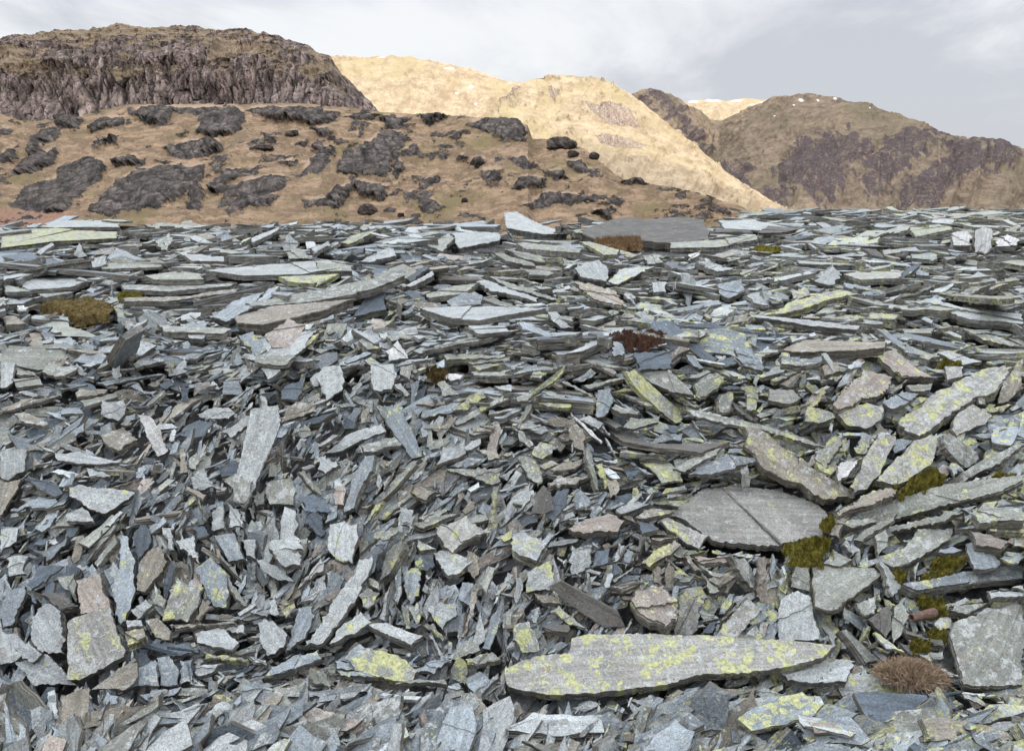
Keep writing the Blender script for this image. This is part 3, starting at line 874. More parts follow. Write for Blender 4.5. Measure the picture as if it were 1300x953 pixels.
# hero depth buffer at half resolution
BW, BH = 850, 500; B0 = (-200.0, 10.0); BS = 0.5
def raster(pts_uvd):
    """pixels inside polygon and depth interpolated as a plane in 1/d"""
    x = (pts_uvd[:, 0]-B0[0])*BS; y = (pts_uvd[:, 1]-B0[1])*BS
    x0, x1 = int(max(0, x.min())), int(min(BW-1, x.max()+1)); y0, y1 = int(max(0, y.min())), int(min(BH-1, y.max()+1))
    if x1 <= x0 or y1 <= y0: return None
    X, Y = np.meshgrid(np.arange(x0, x1)+.5, np.arange(y0, y1)+.5)
    ins = np.zeros(X.shape, bool); n = len(x)
    for i in range(n):
        j = (i+1) % n
        if y[i] == y[j]: continue
        c = ((y[i] > Y) != (y[j] > Y)) & (X < (x[j]-x[i])*(Y-y[i])/(y[j]-y[i])+x[i])
        ins ^= c
    A = np.column_stack([x, y, np.ones(n)])
    co, *_ = np.linalg.lstsq(A, 1/pts_uvd[:, 2], rcond=None)
    D = 1/np.maximum(co[0]*X+co[1]*Y+co[2], 1e-3)
    return (slice(y0, y1), slice(x0, x1)), ins, D

def build_traced():
    for ln in SLATES.strip().splitlines():
        tile, pts, lie, li, tone, th, label = ln.split('|')
        P = parse(tile, pts); c = P.mean(0)
        tilt, yaw = LIE[lie]
        if c[1] < 425 and lie == 'S': tilt = 34
        if c[1] < 400 and lie == 'M': tilt = 19
        if c[1] < 320: tilt = min(tilt, 12) if lie != 'V' else 60
        tilt += rng.normal()*4; yaw += rng.normal()*7
        n = normal_of(tilt, yaw)
        p0, ok = hit(c[None, 0], c[None, 1])
        p0 = p0[0]
        if not ok[0]: 
            p0 = ray(c[0], c[1]); p0 = p0/p0[1]*10.2
        T = float(th)/100*(0.72 if c[1] > 430 else .78)*(.7+.5*rng.random())
        p0 = p0+np.array([0, -0.35, 0.9])*(0.012+T*0.5)
        p0 = ray(*c)*(p0@FW)                       # keep it on the same sight line
        D = ray(P[:, 0], P[:, 1])
        t = (p0@n)/(D@n)
        pw = D*t[:, None]
        dist = np.linalg.norm(pw-p0, axis=1).max()
        # long axis
        e = pw-pw.mean(0); uu, ss, vv = np.linalg.svd(e, full_matrices=False); M = basis(n, vv[0])
        loc2 = (pw-p0)@M.T; loc2 = loc2[:, :2]
        if area2(loc2) < 0: loc2 = loc2[::-1]
        px = p0@FW/F
        seg = max(4*px, 0.010)*(.8+.6*rng.random()); jag = max(1.3*px, 0.0035)*(.7+.9*rng.random())
        if label.find('sawn') > 0 and label.startswith('smooth'): jag *= .2; seg *= 3
        layers = 2 if T < .025 else 3 if T < .05 else 4
        V, L, S, E, rp = slate_arrays(loc2, T, rng, seg, jag, layers)
        tc = np.array(TONES[tone])*(0.80+0.26*rng.random())
        add_rec(V, L, S, E, M, p0, tc, min(1, float(li)/9*1.15+.08*(tone not in 'dkw')), CRUST[tone]*(0.7+0.6*rng.random()), rp, label=label.strip() or None, tk=tone, li=float(li)/9, cen=c, traced=True, poly=P)
build_traced()
PL = []
for ln in PLANTS.strip().splitlines():
    tile, pts, kind, label = ln.split('|'); P = parse(tile, pts); c = P.mean(0)
    n = normal_of(30 if c[1] > 430 else 10, 0)
    p0 = hit(c[None, 0], c[None, 1])[0][0]+np.array([0, -.012, .03]); p0 = ray(*c)*(p0@FW)
    D = ray(P[:, 0], P[:, 1]); pw = D*((p0@n)/(D@n))[:, None]
    PL.append((P, pw, p0, n, kind, label, p0@FW))
def mark(P, dep):
    RECS_MARK.append(np.column_stack([P, np.full(len(P), dep)]))
RECS_MARK = []
for P, pw, p0, n, kind, label, dep in PL: mark(P.mean(0)+(P-P.mean(0))*.7, dep-.0)
PIPE = hit(np.array([1170.]), np.array([779.]))[0][0]
mark(np.array([[1152, 770], [1190, 768], [1192, 790], [1152, 792]]), PIPE@FW-.06)
TUFT = hit(np.array([1150.]), np.array([858.]))[0][0]
mark(np.array([[1118, 840], [1150, 828], [1180, 838], [1190, 870], [1110, 870]]), TUFT@FW-.08)
NH = len(RECS)
def vis_pass():
    idb = np.full((BH, BW), -1); zb = np.full((BH, BW), 1e9); own = []
    for i, r_ in enumerate(RECS):
        for part in ('bot', 'top'):
            u, v, d = project(r_[part]); q = raster(np.column_stack([u, v, d]))
            if q is None: 
                if part == 'top': own.append(None)
                continue
            sl, ins, D = q; D = np.clip(D, d.min(), d.max())+(.004 if part == 'bot' else 0)
            m = ins & (D < zb[sl]); zb[sl][m] = D[m]; idb[sl][m] = i
            if part == 'top': own.append((sl, ins))
    return np.array([1.0 if o is None or not o[1].any() else (idb[o[0]][o[1]] == i).mean() for i, o in enumerate(own)])
for it in range(9):
    fr = vis_pass(); bad = np.where(fr < .86)[0]
    if not len(bad): break
    for i in bad:
        r_ = RECS[i]; dl = -r_['org']*(.008 if it < 6 else .005)
        for k in ('V', 'top', 'bot', 'org'): r_[k] = r_[k]+dl
print('hidden heroes', (fr < .7).sum(), np.sort(fr)[:12].round(2))
HB = np.full((BH, BW), 1e9)
for r_ in RECS:
    u, v, d = project(r_['bot']); q = raster(np.column_stack([u, v, d]))
    if q is None: continue
    sl, ins, D = q; sub = HB[sl]; sub[ins] = np.minimum(sub[ins], D[ins]+.03)
for r_ in RECS:
    u, v, d = project(r_['top']); q = raster(np.column_stack([u, v, d]))
    if q is None: continue
    sl, ins, D = q; sub = HB[sl]; sub[ins] = np.minimum(sub[ins], D[ins])
for q_ in RECS_MARK:
    sl, ins, D = raster(q_); sub = HB[sl]; sub[ins] = np.minimum(sub[ins], q_[0, 2])
# erode a little so neighbours may overlap the rims
HBe = HB.copy()
hole = HB > 1e8
er = hole.copy()
for dx, dy in ((1, 0), (-1, 0), (0, 1), (0, -1)): er |= np.roll(np.roll(hole, dy, 0), dx, 1)
HBe[er] = 1e9

# ---------------------------------------------------------------- untold numbers of smaller slates between them
# control field over the picture of the heap: u, v, direction of the long axis (deg), tilt, spread, length scale
FIELD = np.array([
 (60,330,3,2,8,1.1),(300,350,6,2,8,1.2),(600,330,-4,2,8,1),(820,340,5,2,8,0.9),(1000,310,2,2,8,1.1),(1200,330,0,2,8,1.1),(1050,400,0,4,9,1.1),(1250,420,-6,4,9,1.1),
 (60,430,8,22,16,0.9),(250,450,5,22,16,0.9),(420,440,20,30,22,0.7),(520,400,0,16,10,1),(700,420,0,4,9,1.1),(900,440,0,22,16,0.8),
 (60,540,12,34,22,0.9),(160,480,0,30,24,0.6),(250,540,60,40,26,0.6),(400,500,30,40,24,0.7),(480,520,60,38,24,0.7),(560,560,52,44,22,1),(600,640,45,44,20,1.1),(680,480,0,2,8,1.1),
 (620,470,0,2,8,1.1),(720,580,20,24,16,0.8),(760,540,-30,38,20,0.9),(830,600,10,30,20,0.8),(900,560,0,26,18,0.9),(1000,480,15,30,20,1),(1080,520,40,36,18,1.1),(1200,560,40,34,14,1.4),
 (1250,650,25,36,14,1.6),(1150,650,28,36,16,1.4),(60,640,30,42,24,0.9),(180,640,40,42,26,0.7),(300,690,110,44,24,1),(200,720,105,46,22,1.1),(80,780,100,46,20,1.3),
 (300,800,20,38,22,1.1),(420,720,58,46,20,1.2),(420,830,15,36,20,1.2),(540,740,75,48,18,1.1),(620,700,45,44,22,0.9),(620,830,60,44,22,1),(720,720,50,44,24,0.9),
 (760,660,20,36,22,0.8),(860,700,20,36,22,0.9),(940,740,30,40,22,1),(1020,740,95,48,20,1.1),(1130,760,105,48,20,1.2),(1200,820,10,34,20,1),(1250,760,8,26,12,1.6),(300,600,70,44,26,0.7),(100,600,20,38,24,0.8)])
def field(u, v):
    d2 = (FIELD[:, 0]-u)**2+((FIELD[:, 1]-v)*1.6)**2+400
    w = d2**-2.0; w /= w.sum()
    a2 = np.radians(FIELD[:, 2])*2
    ang = math.degrees(math.atan2((w*np.sin(a2)).sum(), (w*np.cos(a2)).sum()))/2
    return ang, (w*FIELD[:, 3]).sum(), (w*FIELD[:, 4]).sum(), (w*FIELD[:, 5]).sum()
def rand_outline(r):
    asp = r.choice([.16, .24, .34, .45, .6, .8], p=[.28, .27, .2, .14, .07, .04])
    kind = r.random()
    if kind < .25:     # wedge / blade
        p = [(-.5, 0), (-.2-.2*r.random(), -.45), (.45, -.3*r.random()), (.5, .1), (.2*r.random(), .5)]
    elif kind < .6:    # skewed slab
        s1, s2 = r.normal(size=2)*.12
        p = [(-.5+s1, -.5), (.5-abs(s2), -.45-.05*r.random()), (.5, .4), (-.5+.3*r.random(), .5)]
    elif kind < .85:   # five-sided
        p = [(-.5, -.2), (-.3, -.5), (.4, -.5+.2*r.random()), (.5, .2), (.1+.2*r.random(), .5), (-.45, .35)]
    else:
        p = [(-.5, -.4*r.random()), (.5, -.5), (.35*r.random(), .5)]
    p = np.array(p)+r.normal(size=(len(p), 2))*.035
    if r.random() < .5: p = p*[-1, 1]
    if r.random() < .5: p = p*[1, -1]
    if area2(p) < 0: p = p[::-1]
    return p*[1, asp], asp
PROTO = []
for i in range(150):
    p, asp = rand_outline(rng)
    lay = int(rng.integers(1, 4))
    V, L, S, E, rp = slate_arrays(p*0.15, 0.15*(0.05+0.09*rng.random()), rng, 0.020, 0.0035, lay, step=rng.random() < .5)
    PROTO.append((V, L, S, E, rp, asp))
def mass_batch(N, vlo, vhi, L_px, zoff, small=False, dark=0.0, sd=.45, long=False):
    u = rng.uniform(-190, 1490, N); v = rng.uniform(vlo, vhi, N)
    P, ok = hit(u, v)
    for i in range(N):
        if not ok[i]: continue
        p = P[i]; dep = p@FW
        ang, tilt, spr, ls = field(u[i], v[i])
        wild = rng.random() < .09
        tilt += rng.normal()*spr*(1.7 if wild else .85); yaw = rng.normal()*spr*(2.2 if wild else 1.0)
        if small: tilt += rng.normal()*10; yaw += rng.normal()*20
        if long and v[i] < 420: tilt *= .4; yaw *= .4
        if v[i] < 300: tilt = np.clip(tilt, -10, 9); yaw *= .5
        n = normal_of(tilt, yaw)
        if v[i] < 480: n = n+RT*rng.normal()*(.17 if v[i] > 330 else .08)*(.6 if long else 1); n /= np.linalg.norm(n)
        if n[2] < 0.05: n[2] = 0.05+rng.random()*.2; n /= np.linalg.norm(n)
        a = rad(ang+rng.normal()*(9+spr*0.7)*(2.5 if wild else 1.0))
        dd = RT*math.cos(a)+UPV*math.sin(a)
        vw = p/np.linalg.norm(p)
        den = vw@n
        along = dd-vw*(dd@n)/(den if abs(den) > .15 else math.copysign(.15, den or -1))
        M = basis(n, along)
        Lm = L_px*ls*dep/F*math.exp(rng.normal()*sd)
        if v[i] < 420: Lm *= 1+0.4*sstep(420, 330, v[i])
        Lm = min(Lm, 1.1, (190 if long else 90)*dep/F*(1 if v[i] < 850 else 1.35))
        V, L, S, E, rp, asp = PROTO[rng.integers(len(PROTO))]
        k = Lm/0.15
        sx, sy = k, k*(0.8+.5*rng.random()); sz = k**0.55*(0.7+0.8*rng.random())
        if long: sy *= .36/max(asp, .2)*(.4+.5*rng.random())
        sz *= 1+.25*sstep(470, 400, v[i])*(1+1.5*rng.random()**3)
        sc = np.array([sx, sy, min(sz, 4.0)])
        top = rp*[sx, sy]
        org = p+n*(zoff[0]+(zoff[1]-zoff[0])*rng.random())*(1 if v[i] > 430 else .75)
        W = np.column_stack([top, np.zeros(len(top))])@M+org
        Wb = W-M[2]*(sc[2]*-V[:, 2].min())
        uu, vv_, d_ = project(np.vstack([W, org[None], (W+org)/2, Wb, (W+np.roll(W, 1, 0))/2]))
        xi = ((uu-B0[0])*BS).astype(int); yi = ((vv_-B0[1])*BS).astype(int)
        okp = (xi >= 0) & (xi < BW) & (yi >= 0) & (yi < BH)
        if okp.any():
            hb = HBe[yi[okp], xi[okp]]
            # measured against the sloping faces of the traced slates: nothing may lie in front of them
            if ((hb < 1e8) & (d_[okp] < hb+0.006)).mean() > 0.015: continue
        # tone
        q = rng.random(); reg = vnoise(np.array([p[0]*1.3]), np.array([p[1]*1.3]), 0, 50)[0]
        yl = vnoise(np.array([p[0]*1.1+9]), np.array([p[1]*1.1]), 0, 61)[0]
        blue = .5+.5*reg-(u[i]-650)/2600
        tk = 'd' if q < .10*blue*1.6 else 'b' if q < .36+.2*blue else 'p' if q < .70 else 'n' if q < .79 else 'g' if q < .97 else 'r'
        tc = np.array(TONES[tk])*(0.58+.72*rng.random())*(1-dark)
        right = sstep(300, 1100, u[i])
        li = max(0, rng.normal()*.22+.25*yl+.17+.36*right-(0.12 if small else 0)-(.3 if tk == 'd' else 0))
        if v[i] < 430 : li *= .85
        add_rec(V*sc, L, S, E, M, org, tc, min(li, 1), CRUST[tk]*(0.5+.8*rng.random()), top, label=None, tk=tk, li=li, cen=np.array([u[i], v[i]]), traced=False)
import time as _t
t0 = _t.time()
mass_batch(900, 262, 330, 44, (-.10, -.03))                    # far flat
mass_batch(2300, 264, 330, 30, (-.05, .03))
mass_batch(420, 285, 335, 110, (-.06, .02), long=True)
mass_batch(900, 320, 440, 66, (-.14, -.06))
mass_batch(650, 325, 450, 150, (-.09, .02), long=True)
mass_batch(2300, 320, 440, 44, (-.08, .02))
mass_batch(2200, 320, 440, 24, (-.06, .02), small=True)
mass_batch(1500, 425, 1010, 62, (-.16, -.08), dark=.1)  # deepest layer: slate tone lowered, standing in for shade in the gaps
mass_batch(260, 425, 860, 95, (-.06, .01), long=True)
mass_batch(4300, 425, 1010, 43, (-.075, .01))
mass_batch(5600, 425, 1010, 27, (-.05, .018))
mass_batch(260, 850, 1000, 105, (.0, .04))
mass_batch(3800, 425, 870, 16, (-.09, -.01), small=True)
print('slates', len(RECS), _t.time()-t0)

# ---------------------------------------------------------------- which ones show largest
ID = np.full((BH, BW), -1); ZB = np.full((BH, BW), 1e9)
for i, r_ in enumerate(RECS):
    u, v, d = project(r_['top'])
    if (d < .3).any(): continue
    q = raster(np.column_stack([u, v, d]))
    if q is None: continue
    sl, ins, D = q; D = np.clip(D, d.min(), d.max())
    m = ins & (D < ZB[sl]); ZB[sl][m] = D[m]; ID[sl][m] = i
x0 = int((0-B0[0])*BS); x1 = int((1300-B0[0])*BS); y0 = 0; y1 = int((953-B0[1])*BS)
cnt = np.bincount(ID[y0:y1, x0:x1].ravel()[ID[y0:y1, x0:x1].ravel() >= 0], minlength=len(RECS))
for i, r_ in enumerate(RECS):
    r_['px'] = int(cnt[i]); 
    if r_['label']: cnt[i] += 100000
keep = [i for i in np.argsort(-cnt)[:300] if cnt[i] > 0]
keepset = set(keep)
print('kept', len(keep), 'traced kept', sum(RECS[i]['traced'] for i in keep), 'min px', min(RECS[i]['px'] for i in keep))

# ---------------------------------------------------------------- labels that single each slate out
TW = dict(b='blue-grey', g='mid grey', p='pale grey', n='brownish grey', d='dark blue', k='near-black', r='pinkish brown', w='whitish', q='mottled grey')
def shape_words(r_):
    u, v, d = project(r_['top']); P = np.column_stack([u, v]); e = P-P.mean(0)
    uu, s, vt = np.linalg.svd(e, full_matrices=False)
    asp = s[1]/max(s[0], 1e-6); a = math.degrees(math.atan2(-vt[0][1], vt[0][0])) % 180
    sz = np.ptp(e@vt[0])
    size = 'tiny' if sz < 22 else 'small' if sz < 42 else 'medium' if sz < 70 else 'long' if asp < .4 else 'large'
    form = 'sliver' if asp < .16 else 'blade' if asp < .3 else 'slab' if asp < .6 else 'plate'
    ori = 'level' if (a < 14 or a > 166) else 'upright' if 70 < a < 110 else 'leaning up to the right' if a < 90 else 'leaning up to the left'
    return size, form, ori
LAND = {}
for i in keep:
    if RECS[i]['label']: LAND[i] = RECS[i]['label']
SHORT = {}   # short names for landmarks
def short(i):
    l = LAND[i]; w = l.split()
    for cut in (' with ', ' in the ', ' on the ', ' above ', ' below ', ' beside ', ' standing ', ' lying ', ' just ', ' under ', ' behind ', ' near ', ' leaning ', ' left of ', ' right of ', ' sloping', ' jutting', ' rising', ' running', ' falling', ' hanging', ' fanned', ' tilted', ' streaked', ' filling', ' low ', ' like ', ' between ', ' among ', ' at the ', ' speckled', ' pointed ', ' without', ', ', ' crusted', ' almost', ' tapering'):
        k = l.find(cut)
        if k > 12: l = l[:k]
    return l
short_names = {i: short(i) for i in LAND}
from collections import Counter
dupn = Counter(short_names.values())
GOODL = [i for i in LAND if dupn[short_names[i]] == 1]
used = set(LAND.values())
def mk(i, j, dist, detail):
    r_ = RECS[i]; size, form, ori = shape_words(r_)
    du, dv = r_['cen2']-RECS[j]['cen2']
    ang = math.degrees(math.atan2(-dv, du)) % 360
    dirw = ['to the right of', 'up and right of', 'above', 'up and left of', 'to the left of', 'down and left of', 'below', 'down and right of'][int((ang+22.5)//45) % 8]
    close = 'just ' if dist < 60 else 'well ' if dist > 130 and detail < 3 else ''
    li = r_['li']; lw = ' yellow-crusted' if li > .65 else ' yellow-spotted' if li > .35 else ''
    if detail == 0: t = f"{size} {TW[r_['tk']]}{lw} slate {form} {dirw} the {short_names[j]}"
    else: t = f"{size} {TW[r_['tk']]}{lw} slate {form}, {ori}, {close}{dirw} the {short_names[j]}"
    return t
for r_ in RECS:
    if r_['px'] > 0:
        u, v, d = project(r_['top']); r_['cen2'] = np.array([u.mean(), v.mean()])
order = sorted(keep, key=lambda i: -RECS[i]['px'])
for i in order:
    r_ = RECS[i]
    if 'cen2' not in r_: u, v, d = project(r_['top']); r_['cen2'] = np.array([u.mean(), v.mean()])
for i in order:
    r_ = RECS[i]
    if r_['label']: continue
    ds = sorted(((np.linalg.norm((r_['cen2']-RECS[j]['cen2'])*[1, 1.4]), j) for j in GOODL))
    lab = None
    for det in (0, 1):
        for dist, j in ds[:3]:
            t = mk(i, j, dist, det)
            if len(t.split()) <= 16 and t not in used: lab = t; break
        if lab: break
    if not lab:
        for dist, j in ds[3:14]:
            t = mk(i, j, dist, 1)
            if len(t.split()) <= 16 and t not in used: lab = t; break
    if not lab: lab = mk(i, ds[0][1], ds[0][0], 1)
    r_['label'] = lab; used.add(lab)

def rec_mesh(name, recs, origin=None):
    nv = np.array([len(r_['V']) for r_ in recs]); vo = np.concatenate([[0], np.cumsum(nv)[:-1]])
    V = np.concatenate([r_['V'] for r_ in recs]); 
    if origin is not None: V = V-origin
    L = np.concatenate([r_['L']+o for r_, o in zip(recs, vo)]); S = np.concatenate([r_['S'] for r_ in recs])
    tone = np.concatenate([np.tile([*r_['tone'], 1.0], (len(r_['V']), 1)) for r_ in recs])
    at = dict(loc=('FLOAT_VECTOR', 'POINT', np.concatenate([r_['loc'] for r_ in recs])), tone=('FLOAT_COLOR', 'POINT', tone),
              lich=('FLOAT', 'POINT', np.repeat([r_['lich'] for r_ in recs], nv)), crust=('FLOAT', 'POINT', np.repeat([r_['crust'] for r_ in recs], nv)),
              edge=('FLOAT', 'FACE', np.concatenate([r_['E'] for r_ in recs])))
    return mesh_np(name, V, L, S, at)
for i in keep:
    r_ = RECS[i]
    o = link_mesh('slate', rec_mesh('slate', [r_], r_['org']), M_SLATE); o.location = r_['org']
    tag(o, r_['label'], 'slate', 'loose slates lying on the quarry heap', 'thing')
rest = [r_ for i, r_ in enumerate(RECS) if i not in keepset]
o = link_mesh('slate_rubble', rec_mesh('slate_rubble', rest), M_SLATE)
tag(o, 'countless grey broken slates piled between the larger slabs', 'slate rubble', None, 'stuff')
print('rubble faces', len(o.data.polygons))

# bed of the heap under the slates
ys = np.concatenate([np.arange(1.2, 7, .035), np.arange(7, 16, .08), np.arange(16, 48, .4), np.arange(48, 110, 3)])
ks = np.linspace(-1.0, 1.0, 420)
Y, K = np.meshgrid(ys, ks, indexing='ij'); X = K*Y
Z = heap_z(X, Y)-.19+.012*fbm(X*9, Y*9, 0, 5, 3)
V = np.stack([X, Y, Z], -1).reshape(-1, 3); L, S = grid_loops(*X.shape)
s = NT('shade_toned_rubble'); geo = s.n('ShaderNodeNewGeometry').outputs['Position']
cc = s.mix(s.ramp(s.noise(geo, 30, 5, .7), .3, .7), (.035, .038, .042), (.13, .135, .135)); s.l(cc, s.b.inputs['Base Color'])  # rubble coloured dark so gaps between the slates read as deep shade
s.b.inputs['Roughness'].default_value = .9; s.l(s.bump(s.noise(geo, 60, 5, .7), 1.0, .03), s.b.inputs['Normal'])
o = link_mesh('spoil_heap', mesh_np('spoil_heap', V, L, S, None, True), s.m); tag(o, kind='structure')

# ---------------------------------------------------------------- hills
def hill_material(name, g_lo, g_hi, g_alt, r_lo, r_hi, sc, streak=(1, 1, 1), bumpd=0.3, strata=(1, 1, 1), dark_c=(.10, .075, .07), rot=(0, 0, 0), crk=.5):
    s = NT(name); P = s.n('ShaderNodeNewGeometry').outputs['Position']
    rock = s.attr('rock'); heath = s.attr('heath'); snow = s.attr('snow'); green = s.attr('green')
    n1 = s.noise(P, .10*sc, 5, .6); n2 = s.noise(s.scale(P, streak), .5*sc, 6, .68); n3 = s.noise(P, 2.2*sc, 5, .7); n4 = s.noise(P, 6*sc, 4, .75)
    g = s.mix(s.ramp(s.math('ADD', s.math('MULTIPLY', n2, .6), s.math('MULTIPLY', n3, .4)), .36, .64), g_lo, g_hi)
    gm = s.math('ADD', s.math('MULTIPLY', s.ramp(n1, .48, .68), .75), green, clamp=True)
    g = s.mix(gm, g, g_alt)
    g = s.mix(s.math('MULTIPLY', s.ramp(n4, .52, .72), .45), g, g_lo)
    hm = s.ramp(s.math('ADD', heath, s.math('MULTIPLY_ADD', n3, 1.1, -.55)), .40, .62)
    hc = s.mix(s.ramp(n4, .35, .65), dark_c, tuple(k*2.1 for k in dark_c))
    hc = s.mix(s.math('MULTIPLY', s.ramp(n3, .52, .62), .7), hc, g)
    g = s.mix(hm, g, hc)
    g = s.mix(s.math('MULTIPLY', s.attr('rust'), .85), g, (.25, .145, .105))
    g = s.mix(s.math('MULTIPLY', s.attr('lip'), .6), g, (.40, .30, .215))
    st = s.noise(s.scale(P, strata, rot=rot), .9*sc, 6, .7)
    r = s.mix(s.ramp(s.math('ADD', s.math('MULTIPLY', st, .65), s.math('MULTIPLY', n4, .35)), .36, .66), r_lo, r_hi)
    vc = s.n('ShaderNodeVectorMath', operation='ADD'); pr = s.scale(P, tuple(k*crk for k in strata), rot=rot); s.l(pr, vc.inputs[0])
    vz = s.n('ShaderNodeTexNoise'); s.l(pr, vz.inputs['Vector']); vz.inputs['Scale'].default_value = .8; vz.inputs['Detail'].default_value = 5; s.l(vz.outputs['Color'], vc.inputs[1])
    ck = s.ramp(s.voro(vc.outputs[0], 1.0, 'DISTANCE_TO_EDGE'), .0, .10)
    r = s.mix(s.math('MULTIPLY', s.math('SUBTRACT', 1.0, ck), .75), r, tuple(k*.45 for k in r_lo))
    r = s.mix(s.math('MULTIPLY', s.ramp(s.noise(P, 1.1*sc, 5, .7), .58, .68), .6), r, g_lo)
    vb = s.n('ShaderNodeVectorMath', operation='SCALE'); s.l(r, vb.inputs[0]); s.l(s.math('MULTIPLY_ADD', s.attr('cell'), 1.5, .25), vb.inputs[3]); r = vb.outputs[0]
    rm = s.ramp(s.math('ADD', rock, s.math('ADD', s.math('MULTIPLY_ADD', n3, .7, -.35), s.math('MULTIPLY_ADD', n4, .5, -.25))), .44, .56)
    c = s.mix(rm, g, r)
    sm = s.ramp(s.math('ADD', snow, s.math('MULTIPLY_ADD', n4, 1.6, -.8)), .55, .65)
    c = s.mix(sm, c, (.8, .82, .86))
    s.l(c, s.b.inputs['Base Color']); s.b.inputs['Roughness'].default_value = .95; s.b.inputs['Specular IOR Level'].default_value = .15
    nb = s.bump(s.math('ADD', s.math('MULTIPLY', s.math('MULTIPLY', st, .6), rm), s.math('MULTIPLY', n3, .55)), .8, bumpd)
    nb = s.bump(n4, .7, bumpd*.5, nb); s.l(nb, s.b.inputs['Normal'])
    return s.m
def sdf(P, U, V):
    """signed distance in photo pixels to polygon, positive inside"""
    x, y = U, V; d = np.full(U.shape, 1e9); ins = np.zeros(U.shape, bool); n = len(P)
    for i in range(n):
        a, b = P[i], P[(i+1) % n]; e = b-a
        t = np.clip(((x-a[0])*e[0]+(y-a[1])*e[1])/max(e@e, 1e-9), 0, 1)
        d = np.minimum(d, np.hypot(x-a[0]-t*e[0], y-a[1]-t*e[1]))
        if a[1] != b[1]: ins ^= ((a[1] > y) != (b[1] > y)) & (x < e[0]*(y-a[1])/e[1]+a[0])
    return np.where(ins, d, -d)
def masks(txt, U, V, soft):
    m = np.full(U.shape, -50.0)
    for ln in txt.strip().splitlines():
        t, pts = ln.split('|'); P = parse(t, pts)
        bb = (U > P[:, 0].min()-25) & (U < P[:, 0].max()+25) & (V > P[:, 1].min()-25) & (V < P[:, 1].max()+25)
        if bb.any(): m[bb] = np.maximum(m[bb], sdf(P, U[bb], V[bb]))
    return m
def hill(name, sky, vbase, ybase, ycrest, u0, u1, nc, nr, g, shape, mat, back=.35, wob=1.5, smooth=True):
    us = np.linspace(u0, u1, nc); sk = np.array(sky, float)
    vs = np.interp(us, sk[:, 0], sk[:, 1])+wob*fbm(us/14., us*0, 0, 77, 4)*.6
    yb = np.interp(us, *np.array(ybase, float).T) if np.ndim(ybase) else np.full(nc, float(ybase))
    yc = np.interp(us, *np.array(ycrest, float).T) if np.ndim(ycrest) else np.full(nc, float(ycrest))
    t = np.linspace(0, 1, nr)[:, None]
    Vp = vbase+(vs-vbase)*t; Up = np.broadcast_to(us, Vp.shape)
    Yd = yb+(yc-yb)*g(t)
    D = ray(Up, Vp); Pp = D/D[..., 1:2]*Yd[..., None]
    # skirt in front, back slope behind
    sk0 = Pp[:1].copy(); sk0[..., 1] -= 3; sk0[..., 2] = -45
    tb = np.linspace(.04, 1, 26)[:, None, None]
    cr = Pp[-1:]; bk = np.repeat(cr, 26, 0)*(1+back*tb); bk[..., 2] = cr[..., 2]-(cr[..., 2]+45)*(tb[..., 0]**1.6)
    Pa = np.concatenate([sk0, Pp, bk]); Ua = np.concatenate([Up[:1], Up, np.repeat(Up[-1:], 26, 0)]); Va = np.concatenate([Vp[:1]+60, Vp, np.repeat(Vp[-1:], 26, 0)])
    ta = np.concatenate([[-.1], t[:, 0], 1+tb[:, 0, 0]])[:, None]*np.ones(nc)
    gu = np.gradient(Pa, axis=1); gv = np.gradient(Pa, axis=0); N = np.cross(gu, gv); N /= np.maximum(np.linalg.norm(N, axis=-1, keepdims=True), 1e-9)
    disp, at = shape(Pa, Ua, Va, ta, N)
    Pa = Pa+disp
    L, S = grid_loops(*Pa.shape[:2])
    attrs = {k: ('FLOAT', 'POINT', np.broadcast_to(at.get(k, .5 if k == 'cell' else 0.0), Ua.shape).ravel()) for k in ('cell', 'rock', 'heath', 'snow', 'green', 'rust', 'lip')}
    o = link_mesh(name, mesh_np(name, Pa.reshape(-1, 3), L, S, attrs, smooth), mat); tag(o, kind='structure'); return o

